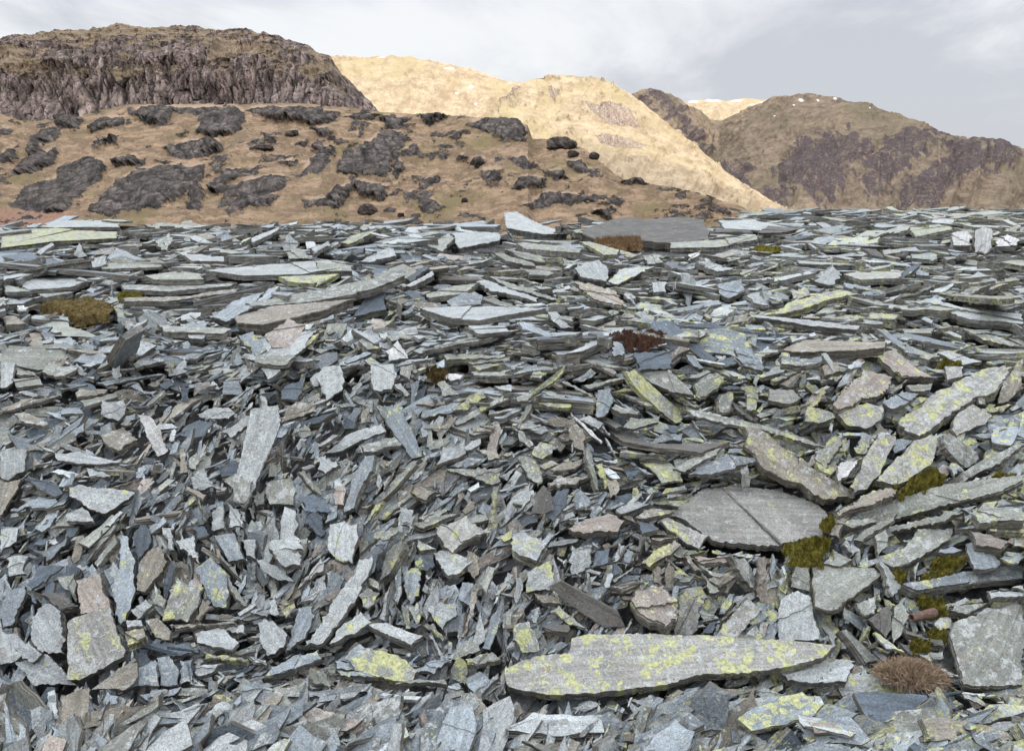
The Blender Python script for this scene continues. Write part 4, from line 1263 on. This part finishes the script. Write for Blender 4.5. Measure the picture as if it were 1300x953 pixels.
# near hillside of dry grass and dark rock
def shape_mid(P, U, V, t, N):
    x, y, z = P[..., 0], P[..., 1], P[..., 2]
    m = masks(ROCKS_MID, U+3.5*fbm(U/11, V/8, 0, 4, 5, .6), V+1.8*fbm(U/11, V/8, 0, 14, 5, .6), 4)
    lip = sstep(0, 4, masks(ROCKS_MID, U, V+5.5, 4))
    free = sstep(.58, .9, fbm(U/20+V/50, V/8, 0, 31, 5, .6)+.35*fbm(U/90, V/40, 0, 9, 2)+.12*sstep(300, 560, U))
    rock = np.maximum(sstep(-3, 2.5, m), free*sstep(.1, .3, t)*(t < 1.001)*.8)
    led = sstep(.15, .5, fbm(U/26, V/5, 0, 17, 4)); rock = rock*(1-.40*led)
    px = y/F
    s1 = (x*.82+z*2.2*.57)
    a1, a2 = U*.80+V*.60, -U*.60+V*.80          # strata lean up to the right
    wu = 5*fbm(U/14, V/14, 0, 45, 3)
    e1, c1 = cells((a1+wu)/9, (a2-wu)/20, 11); e2, c2 = cells((a1-wu)/4.2, (a2+wu)/9, 21)
    st = (c1-.5)*1.7+(c2-.5)*.7-.45*(1-sstep(0, .07, e1))-.2*(1-sstep(0, .1, e2))
    amp = px*(7+6*vnoise(U/40, V/30, 0, 60))
    bulge = sstep(-1.5, 4, m)
    out = np.stack([np.zeros_like(x), -np.ones_like(x), .25*np.ones_like(x)], -1)
    d = out*(amp*bulge*1.9+free*px*2.5*(1-bulge)+rock*px*(1.3*st+.5*fbm(x*.9, z*2.2, y*.3, 71, 4)))[..., None]
    d[..., 2] += px*(2.2*fbm(x*.12, y*.06, 0, 21, 4)*2+2.4*fbm(U/34, V/15, 0, 24, 3)+1.1*fbm(U/5, V/3, 0, 23, 3))*(1-.5*rock)*np.where(t > .93, .5, 1)
    gr = sstep(.3, 1., fbm(U/55, V/22, 0, 91, 3))*sstep(200, 270, V)*.7
    ht = np.maximum(sstep(-.1, .6, fbm(U/18, V/7, 0, 93, 5))*.66, sstep(-11, 0, m)*.5)
    return d, dict(rock=rock, green=gr, heath=ht*(1-lip), lip=lip, cell=np.clip(.5+(c1-.5)*.5+(c2-.5)*.55-.3*(1-sstep(0, .1, e1)), 0, 1), rust=sstep(118, 60, U)*sstep(262, 272, V))
M_MID = hill_material('dry_grass_and_dark_rock', (.115, .08, .05), (.35, .245, .16), (.15, .125, .055), (.026, .022, .020), (.135, .115, .103), 1.0, (1, 1, 1.4), .35, (2.2, .6, .55), rot=(0, 38, 0), crk=.28, dark_c=(.10, .07, .043))
hill('hillside', [(-700, 210), (-200, 150), (0, 143), (25, 152), (60, 153), (100, 148), (160, 135), (220, 133), (300, 131), (400, 132), (430, 135), (490, 143), (560, 147), (600, 149), (655, 152), (670, 160), (676, 176), (710, 178),
     (735, 187), (760, 205), (790, 229), (850, 238), (900, 247), (940, 258), (960, 272), (1010, 300), (1100, 330)], 345, [(-700, 38), (500, 40), (950, 44), (1100, 46)], [(-700, 140), (-100, 135), (560, 125), (680, 105), (760, 85), (900, 66), (1100, 52)],
     -700, 1100, 1700, 330, lambda t: t**1.5*.9+.1*t, shape_mid, M_MID, .5, .8, False)
# the crag
def shape_crag(P, U, V, t, N):
    x, y, z = P[..., 0], P[..., 1], P[..., 2]
    cols = ridged(x*.16+.3*fbm(x*.03, z*.02, 0, 3, 2), z*.010, 0, 5, 5)
    cliff = sstep(.12, .3, t+.14*fbm(U/60, V/40, 0, 7, 3))*(1-sstep(.62, .82, t+.12*fbm(U/50, V/25, 0, 8, 3)))
    big = fbm(x*.035, z*.06, 0, 33, 3)
    blocks = ridged(x*.3, z*.35, y*.1, 15, 4)
    wu = 6*fbm(U/20, V/30, 0, 46, 3)
    e1, c1 = cells((U+wu*.7)/17, (V-.25*U+wu)/80, 31); e2, c2 = cells((U-wu*.5)/4.5, (V+wu)/26, 41)
    st = (c1-.5)*2.4+(c2-.5)*.9-1.0*(1-sstep(0, .06, e1))-.5*(1-sstep(0, .1, e2))
    d = np.zeros_like(P); d[..., 1] -= cliff*(1.0*cols+5.0*big+st)+(1-cliff)*.35*st+(1-cliff)*1.0*blocks
    d[..., 2] += (1-cliff)*(.6*blocks+1.0*fbm(x*.08, y*.08, 0, 19, 3))*np.where(t > .9, .5, 1)
    rock = np.clip(.38+.7*cliff+.35*blocks*(1-cliff)+.25*fbm(x*.09, z*.25, 0, 44, 3), 0, 1)
    ledge = sstep(.35, .8, fbm(x*.05, z*.16, 0, 52, 3))
    return d, dict(rock=np.clip(rock-.45*ledge, 0, 1), green=.3*ledge, cell=np.clip(.55+(c1-.5)*.45+(c2-.5)*.5-.25*(1-sstep(0, .1, e1)), 0, 1))
M_CRAG = hill_material('crag_rock', (.14, .105, .075), (.31, .235, .165), (.17, .135, .085), (.062, .048, .043), (.26, .202, .178), .42, (1, 1, 2), .5, (2.4, 1, .12), crk=.12)
hill('crag', [(-700, 120), (-300, 70), (-60, 52), (0, 48), (35, 43), (87, 40), (138, 35), (159, 33), (194, 36), (242, 35), (287, 36), (312, 41), (346, 47), (391, 55), (405, 65), (419, 71), (433, 92), (450, 112), (469, 132), (500, 170), (560, 230)],
     205, 170, [(-700, 290), (0, 262), (300, 255), (420, 235), (560, 215)], -700, 560, 1300, 300, lambda t: np.interp(t, [0, .3, .45, .78, .86, 1], [0, .36, .44, .60, .74, 1]), shape_crag, M_CRAG, .5, 2.0, False)
# sunlit far hill and knoll
def shape_far(sc, txt, streaks, snow=None):
    def f(P, U, V, t, N):
        x, y, z = P[..., 0], P[..., 1], P[..., 2]
        m = masks(txt, U, V, 4) if txt else np.full(U.shape, -50.)
        st = ridged(x*.12*sc+z*.05, z*.03*sc, 0, 61, 4)
        free = sstep(.5, .95, fbm(U/9-V/30, V/8, 0, 36, 5, .65))*.42
        rock = np.maximum(sstep(-5, 4, m)*.62, free)
        d = N*(rock*2.4*st+.9*ridged(U/30+V/45, V/60, 0, 29, 3)*(t < 1)*sstep(1, .85, t)+2.0*fbm(x*.02*sc, y*.02*sc, 0, 25, 4)+.35*ridged(x*.05*sc, z*.09*sc, 0, 26, 4))[..., None]
        sn = np.zeros(U.shape)
        for (su, sv, r1, r2) in (snow or []): sn = np.maximum(sn, np.exp(-((U-su)/r1)**2-((V-sv)/r2)**2))
        ht = sstep(.1, .9, fbm(U/9+V/18, V/22, 0, 94, 4)+.5*fbm(U/60, V/40, 0, 95, 2))*.5
        return d, dict(rock=rock, snow=sn, heath=ht)
    return f
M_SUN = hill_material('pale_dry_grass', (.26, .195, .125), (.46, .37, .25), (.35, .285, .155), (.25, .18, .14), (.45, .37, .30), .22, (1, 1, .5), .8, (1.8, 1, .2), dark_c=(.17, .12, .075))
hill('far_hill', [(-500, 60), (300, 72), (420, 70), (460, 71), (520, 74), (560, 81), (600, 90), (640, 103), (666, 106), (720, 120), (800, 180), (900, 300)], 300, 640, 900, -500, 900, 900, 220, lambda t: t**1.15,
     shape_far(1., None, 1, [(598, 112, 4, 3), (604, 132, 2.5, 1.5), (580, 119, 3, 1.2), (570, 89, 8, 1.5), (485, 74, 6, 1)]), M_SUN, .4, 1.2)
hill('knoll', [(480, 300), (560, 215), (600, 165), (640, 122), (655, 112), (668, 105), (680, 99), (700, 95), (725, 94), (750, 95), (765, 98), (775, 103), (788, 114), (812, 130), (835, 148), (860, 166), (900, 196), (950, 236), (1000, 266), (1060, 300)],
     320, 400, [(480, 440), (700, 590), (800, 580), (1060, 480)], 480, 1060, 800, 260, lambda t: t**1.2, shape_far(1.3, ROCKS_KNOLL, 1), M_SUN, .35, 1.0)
# dark hill on the right with its gully, and the ridge with snow behind
def shape_right(P, U, V, t, N):
    x, y, z = P[..., 0], P[..., 1], P[..., 2]
    jx, jy = U+9*fbm(U/12, V/12, 0, 2, 5, .65), V+8*fbm(U/11, V/11, 0, 12, 5, .65)
    m = masks(ROCKS_RIGHT, jx, jy, 8)
    hth = sstep(-17, 3, m+6*fbm((U+V)/16, (U-V)/5, 0, 16, 3))*(.8+.3*fbm(U/7, V/7, 0, 13, 3))
    bl = ridged(x*.05, z*.08, y*.02, 66, 5)
    free = sstep(.15, .9, fbm(U/8+V/16, V/7, 0, 67, 5, .7)+.5*fbm(U/60, V/40, 0, 88, 2))*.62
    gul = np.exp(-((U-(905+(V-150)*.55))/14)**2)*sstep(140, 160, V)
    fine = fbm(U/4.5, V/3.5, 0, 68, 4, .6)+.6*fbm(U/14-V/20, V/9, 0, 69, 3)
    rib = ridged((U+V*.6)/24+.4*fbm(U/40, V/40, 0, 70, 2), (U-V)/80, 0, 71, 3)
    d = N*(2.2*rib*(t < 1)*sstep(1, .8, t)+.35*fine+1.9*bl*(.25+.75*np.maximum(free, hth))+5*fbm(x*.012, y*.012, 0, 27, 3))[..., None]
    d[..., 1] += 22*gul
    sn = np.zeros(U.shape)
    for (su, sv, r1, r2) in [(1017, 128, 5, 2), (1038, 125, 3, 1.5), (1060, 123, 4, 1), (1008, 134, 2.5, 1.5), (984, 148, 2, 1.5), (1105, 134, 2, 1)]: sn = np.maximum(sn, np.exp(-((U-su)/r1)**2-((V-sv)/r2)**2))
    return d, dict(rock=np.clip(free*.65, 0, 1), heath=hth, snow=sn*.85, green=.35*sstep(0, 1, fbm(U/50, V/40, 0, 6, 3)))
M_RIGHT = hill_material('brown_hill_grass', (.11, .083, .06), (.28, .215, .152), (.165, .138, .088), (.11, .10, .105), (.28, .265, .265), .16, (1, 1, .9), 2.2, (1.5, 1, .6), (.052, .040, .041), crk=.1)
hill('dark_hill', [(640, 330), (700, 200), (760, 135), (800, 119), (820, 117), (838, 118), (858, 128), (880, 141), (900, 153), (920, 154), (940, 146), (960, 137), (985, 129), (1010, 123), (1040, 121), (1070, 122), (1100, 128), (1150, 147), (1180, 159),
     (1205, 170), (1225, 176), (1240, 177), (1268, 178), (1290, 188), (1310, 194), (1400, 215), (1800, 240), (2100, 260)], 300, [(640, 560), (900, 620), (2100, 420)], [(640, 900), (800, 930), (905, 1250), (1000, 1050), (1200, 900), (2100, 700)], 640, 2100, 1500, 300, lambda t: t**1.15, shape_right, M_RIGHT, .35, 1.6)
hill('snowy_ridge', [(600, 200), (780, 160), (840, 140), (868, 132), (880, 129), (900, 127), (925, 127), (945, 125), (965, 127), (990, 125), (1010, 128), (1050, 150), (1150, 220)], 260, 1500, 1900, 600, 1150, 420, 90, lambda t: t,
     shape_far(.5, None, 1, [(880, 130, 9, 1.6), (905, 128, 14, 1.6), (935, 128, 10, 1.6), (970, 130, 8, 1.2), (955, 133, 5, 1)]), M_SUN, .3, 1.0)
# ground sheet
s = NT('moor_grass'); P_ = s.n('ShaderNodeNewGeometry').outputs['Position']
s.l(s.mix(s.ramp(s.noise(P_, .02, 6, .7), .35, .65), (.16, .12, .07), (.32, .25, .15)), s.b.inputs['Base Color']); s.b.inputs['Roughness'].default_value = .95
a = 9000
gx = np.linspace(-a, a, 61); GX, GY = np.meshgrid(gx, gx); GZ = -42+3*fbm(GX/400, GY/400, 0, 1, 2)
GZ = np.where((np.abs(GX) < 900) & (GY < 200) & (GY > -900), GZ, GZ)
L, S = grid_loops(61, 61); tag(link_mesh('ground', mesh_np('ground', np.stack([GX, GY, GZ], -1).reshape(-1, 3), L, S, None, True), s.m), kind='structure')

# ---------------------------------------------------------------- boulders on the hillside
def on_hill(u, v):   # first thing hit on the sight line
    dg = bpy.context.evaluated_depsgraph_get(); d = Vector(ray(u, v)).normalized()
    ok, p, n, i, ob, m = scene.ray_cast(dg, Vector((0, 0, 0))+d*34, d)
    return np.array(p) if ok else None
bpy.context.view_layer.update()
def boulder(u, v, w, h, label, seed, tone, depth=.9):
    p = on_hill(u, v+h*.45)
    if p is None: return
    px = (p@FW)/F
    import bmesh
    bm = bmesh.new(); bmesh.ops.create_icosphere(bm, subdivisions=5, radius=1)
    c = np.array([q.co[:] for q in bm.verts])
    n = .22*fbm(c[:, 0]*1.3+seed, c[:, 1]*1.3, c[:, 2]*1.3, seed, 2)+.10*ridged(c[:, 0]*3+seed, c[:, 1]*3, c[:, 2]*3+c[:, 0]*2, seed, 3)
    c = c*(1+n[:, None]); c[:, 2] = np.where(c[:, 2] < 0, c[:, 2]*.6, c[:, 2])
    c = np.sign(c)*np.abs(c)**.85
    for q, k in zip(bm.verts, c): q.co = (k[0]*w*px/2, k[1]*w*px/2*depth, k[2]*h*px*.62+h*px*.25)
    me = bpy.data.meshes.new('boulder'); bm.to_mesh(me); bm.free()
    a = me.attributes.new('rock', 'FLOAT', 'POINT'); a.data.foreach_set('value', np.full(len(c), 1.0, np.float32))
    a = me.attributes.new('cell', 'FLOAT', 'POINT'); a.data.foreach_set('value', np.full(len(c), .6, np.float32))
    for f_ in me.polygons: f_.use_smooth = True
    o = link_mesh('boulder', me, M_MID); o.location = p+np.array([0, w*px*.1, 0]); tag(o, label, 'boulder', 'boulders on the grassy hillside')
boulder(714, 181, 34, 17, 'largest grey boulder on the hillside skyline, right of the square dark outcrop', 3, 0)
boulder(728, 195, 13, 8, 'small dark boulder just right of the largest skyline boulder', 5, 0)
boulder(754, 198, 12, 9, 'small dark boulder at the right end of the hillside skyline', 7, 0)
boulder(467, 265, 22, 14, 'pale grey boulder at the foot of the hillside just behind the heap', 9, 0)
boulder(590, 254, 8, 6, 'little pale stone on the grass behind the middle of the heap', 12, 0)
boulder(509, 273, 8, 6, 'little grey stone on the grass right of the pale boulder at the hill foot', 15, 0)
boulder(333, 187, 24, 7, 'flat dark boulder lying in the grass bowl of the hillside', 18, 0)
boulder(370, 169, 16, 8, 'dark rounded boulder below the dark outcrop rim', 21, 0)

# ---------------------------------------------------------------- moss, dead grass, pipe
def moss_mat(name, c1, c2):
    s = NT(name); P = s.n('ShaderNodeTexCoord').outputs['Object']
    s.l(s.mix(s.ramp(s.noise(P, 45, 4, .7), .3, .7), c1, c2), s.b.inputs['Base Color']); s.b.inputs['Roughness'].default_value = 1
    s.b.inputs['Specular IOR Level'].default_value = .1
    s.l(s.bump(s.noise(P, 160, 4, .7), 1, .01), s.b.inputs['Normal']); return s.m
MM = dict(green=moss_mat('green_moss', (.07, .065, .015), (.30, .27, .06)), dark=moss_mat('brown_moss', (.05, .038, .018), (.20, .15, .06)),
          red=moss_mat('red_moss', (.05, .026, .02), (.13, .075, .055)), straw=moss_mat('straw_grass', (.10, .06, .03), (.34, .23, .13)))
def moss(P, pw, p0, n, kind, label):
    M = basis(n, RT); q = (pw-p0)@M.T; q = q[:, :2]
    if area2(q) < 0: q = q[::-1]
    size = math.sqrt(abs(area2(q))); step = max(size/26, .004)
    x = np.arange(q[:, 0].min()-step*2, q[:, 0].max()+step*3, step); y = np.arange(q[:, 1].min()-step*2, q[:, 1].max()+step*3, step)
    X, Y = np.meshgrid(x, y); d = sdf(q, X+step*1.5*fbm(X/size*6, Y/size*6, 0, 3, 2), Y)
    d = d+size*.34*fbm(X/size*4+p0[0]*9, Y/size*4, 0, 13, 4)-size*.03
    hgt = min(.016, size*.14); H = hgt*np.sqrt(np.clip(d/(size*.28), 0, 1))*(1+.35*fbm(X*28, Y*28, 0, 9, 3))+.003*vnoise(X*150, Y*150, 0, 2)
    H = np.where(d > 0, H, -.02+np.clip(d, -.02, 0))
    W = np.stack([X, Y, H], -1)@M+p0*0
    L, S = grid_loops(*X.shape); Q = L.reshape(-1, 4); k = (d.ravel()[Q] > -step*1.2).any(1); Q = Q[k]
    Vv = W.reshape(-1, 3)
    # fibres
    ins = np.argwhere(d > step*.3); nb = min(3500, len(ins)*5); sel = ins[rng.integers(len(ins), size=nb)]
    b = W[sel[:, 0], sel[:, 1]]+rng.normal(size=(nb, 3))*step*.4
    hh = (.007 if kind != 'straw' else .028)*(.5+rng.random(nb)); up = M[2]+rng.normal(size=(nb, 3))*.5+[0, 0, .3]; up /= np.linalg.norm(up, axis=1, keepdims=True)
    sd = np.cross(up, rng.normal(size=(nb, 3))); sd /= np.linalg.norm(sd, axis=1, keepdims=True); wd = .0014
    T = np.stack([b-sd*wd, b+sd*wd, b+up*hh[:, None]], 1).reshape(-1, 3)
    used_v, inv = np.unique(Q.ravel(), return_inverse=True)
    V2 = np.concatenate([Vv[used_v], T]); L2 = np.concatenate([inv, len(used_v)+np.arange(len(T))]); S2 = np.concatenate([np.full(len(Q), 4), np.full(nb, 3)])
    nm = 'dead_grass' if kind == 'straw' else 'moss_cushion'
    o = link_mesh(nm, mesh_np(nm, V2, L2, S2), MM[kind]); o.location = p0
    tag(o, label, 'dry grass' if kind == 'straw' else 'moss', None if kind == 'straw' else 'moss cushions growing between the slates')
for P, pw, p0, n, kind, label, dep in PL: moss(P, pw, p0, n, kind, label)
# dead grass tuft
c = TUFT+np.array([0, -.03, .02]); nb = 4200
th = rng.random(nb)*6.283; rr = np.sqrt(rng.random(nb))*.085
base = c+np.stack([rr*np.cos(th)*1.15, rr*np.sin(th)*.8, .02-rr*.25], 1)
lean = np.stack([np.cos(th)*rr*9, np.sin(th)*rr*9-.25, np.full(nb, .6)], 1)+rng.normal(size=(nb, 3))*.75; lean /= np.linalg.norm(lean, axis=1, keepdims=True)
ln_ = (.025+.035*rng.random(nb))[:, None]; sd = np.cross(lean, rng.normal(size=(nb, 3))); sd /= np.linalg.norm(sd, axis=1, keepdims=True)
mid = base+lean*ln_*.55; tip = mid+(lean*.7+np.array([0, 0, -.35])+sd*.3)*ln_*.5; w_ = .0011
VV = np.stack([base-sd*w_, base+sd*w_, mid+sd*w_*.8, tip, mid-sd*w_*.8], 1).reshape(-1, 3)-c
o = link_mesh('grass_tuft', mesh_np('grass_tuft', VV, np.arange(nb*5), np.full(nb, 5)), moss_mat('dead_grass_tuft', (.20, .145, .10), (.50, .38, .27))); o.location = c
tag(o, 'pinkish brown tuft of dead grass in the lower right among the slates', 'grass tuft')
# core of the tuft
# rusty pipe
s = NT('rusty_iron'); P_ = s.n('ShaderNodeTexCoord').outputs['Object']
s.l(s.mix(s.ramp(s.noise(P_, 90, 5, .7), .35, .65), (.07, .04, .032), (.165, .10, .08)), s.b.inputs['Base Color']); s.b.inputs['Roughness'].default_value = .85
s.l(s.bump(s.noise(P_, 200, 4, .7), .8, .004), s.b.inputs['Normal'])
def tube(name, a, b, R, mat, label, cat):
    a, b = np.array(a), np.array(b); ax = (b-a)/np.linalg.norm(b-a); M = basis(np.cross(ax, [0, 0, 1.0]), ax)
    n = 36; A = np.linspace(0, 6.2832, n, endpoint=False)
    prof = [(0, R*.70), (0, R*.97), (.02, R*1.03), (.25, R), (.6, R*1.01), (.62, R*1.14), (.98, R*1.12), (1, R*1.05), (1, R*.74), (.06, R*.7)]
    Lh = np.linalg.norm(b-a); V = np.concatenate([a+ax*t*Lh+np.outer(np.cos(A), M[1])*r+np.outer(np.sin(A), M[2])*r for t, r in prof])
    V += rng.normal(size=V.shape)*R*.01
    q = []
    for k in range(len(prof)):
        k2 = (k+1) % len(prof)
        for i in range(n): q.append([k*n+i, k*n+(i+1) % n, k2*n+(i+1) % n, k2*n+i])
    o = link_mesh(name, mesh_np(name, V-a, np.array(q).ravel(), np.full(len(q), 4), None, True), mat); o.location = a; tag(o, label, cat)
pd = PIPE@FW-.05
tube('iron_pipe', ray(1157, 784)*pd, ray(1187, 777)*(pd+.04), .0145, s.m, 'rusty brown iron pipe end sticking out below the round moss cushion', 'pipe')

# ---------------------------------------------------------------- sun, added shade clouds, sky
SUN = np.array([.60, -.36, .74]); SUN /= np.linalg.norm(SUN)
ld = bpy.data.lights.new('sun', 'SUN'); ld.energy = 3.5; ld.angle = rad(1.5); ld.color = (1, .955, .88)
lo = bpy.data.objects.new('sun', ld); COL.objects.link(lo); lo.rotation_euler = Vector(SUN).to_track_quat('Z', 'Y').to_euler()
elev = math.asin(SUN[2]); azim = math.atan2(SUN[0], SUN[1])
s = NT('shade_cloud_white'); s.b.inputs['Base Color'].default_value = (.85, .86, .88, 1); s.b.inputs['Roughness'].default_value = 1
tb = s.n('ShaderNodeBsdfTransparent'); mx = s.n('ShaderNodeMixShader'); mx.inputs[0].default_value = .62
s.l(tb.outputs[0], mx.inputs[1]); s.l(s.b.outputs[0], mx.inputs[2]); s.l(mx.outputs[0], s.out.inputs[0])
def shade_cloud(centre, dist, rx, ry, rz, label, seed):
    import bmesh
    bm = bmesh.new(); bmesh.ops.create_icosphere(bm, subdivisions=5, radius=1); c = np.array([q.co[:] for q in bm.verts])
    c = c*(1+.14*fbm(c[:, 0]*2+seed, c[:, 1]*2, c[:, 2]*2, seed, 4))[:, None]
    for q, k in zip(bm.verts, c): q.co = (k[0]*rx, k[1]*ry, k[2]*rz)
    me = bpy.data.meshes.new('shade_cloud'); bm.to_mesh(me); bm.free()
    for f_ in me.polygons: f_.use_smooth = True
    o = link_mesh('shade_cloud', me, s.m); o.location = np.array(centre)+SUN*dist; tag(o, label, 'shade_cloud', kind='structure')
SHADE_CLOUDS = [((60, 130, 0), 1150, 320, 345, 40, 5), ((520, 860, 40), 1500, 345, 330, 45, 9)]  # unseen clouds, added toward the sun to shade the heap and right-hand hill
for ce, di, rx, ry, rz, sd_ in SHADE_CLOUDS: shade_cloud(ce, di, rx, ry, rz, None, sd_)
w = bpy.data.worlds.new('World'); scene.world = w; w.use_nodes = True; nt = w.node_tree; nt.nodes.clear()
class WT(NT):
    def __init__(s): s.t = nt
s = WT(); out = s.n('ShaderNodeOutputWorld'); bg = s.n('ShaderNodeBackground'); s.l(bg.outputs[0], out.inputs[0]); bg.inputs[1].default_value = .1
sky = s.n('ShaderNodeTexSky', sky_type='NISHITA', sun_disc=False, sun_elevation=elev, sun_rotation=azim)
tc = s.n('ShaderNodeTexCoord').outputs['Generated']
sx = s.n('ShaderNodeSeparateXYZ'); s.l(tc, sx.inputs[0])
zc = s.math('MAXIMUM', sx.outputs[2], 0.0)
den = s.math('ADD', zc, .22)
cx = s.n('ShaderNodeCombineXYZ'); s.l(s.math('DIVIDE', sx.outputs[0], den), cx.inputs[0]); s.l(s.math('DIVIDE', sx.outputs[1], den), cx.inputs[1])
n1 = s.noise(s.scale(cx.outputs[0], (1, 1, 1), (2.3, 1.4, 0)), .75, 5, .5, .3)
n2 = s.noise(s.scale(tc, (1.0, 1.0, 2.2), (5, 1, 0)), 3.4, 7, .6, .5)
bias = s.math('MULTIPLY', sx.outputs[0], -.22)      # thinner cloud to the left
cm = s.math('ADD', s.math('ADD', s.math('MULTIPLY', n1, .4), s.math('MULTIPLY', n2, .6)), bias)
c = s.mix(s.ramp(cm, .39, .58), (6.4, 6.6, 7.15), (9.9, 10.0, 10.2))
c = s.mix(.90, sky.outputs[0], c)
zen = s.math('MULTIPLY_ADD', s.math('MAXIMUM', s.math('SUBTRACT', sx.outputs[2], .2), 0), 3.8, 1.0)
sv = s.n('ShaderNodeVectorMath', operation='SCALE'); s.l(c, sv.inputs[0]); s.l(zen, sv.inputs[3])
low = s.mix(s.ramp(sx.outputs[2], -.12, -.01), (1.2, 1.0, .8), sv.outputs[0])
s.l(low, bg.inputs[0])
vs = scene.view_settings; vs.view_transform = 'Standard'; vs.look = 'None'; vs.exposure = 0; vs.gamma = 1; vs.use_curve_mapping = False
scene.cycles.max_bounces = 5; scene.cycles.diffuse_bounces = 2
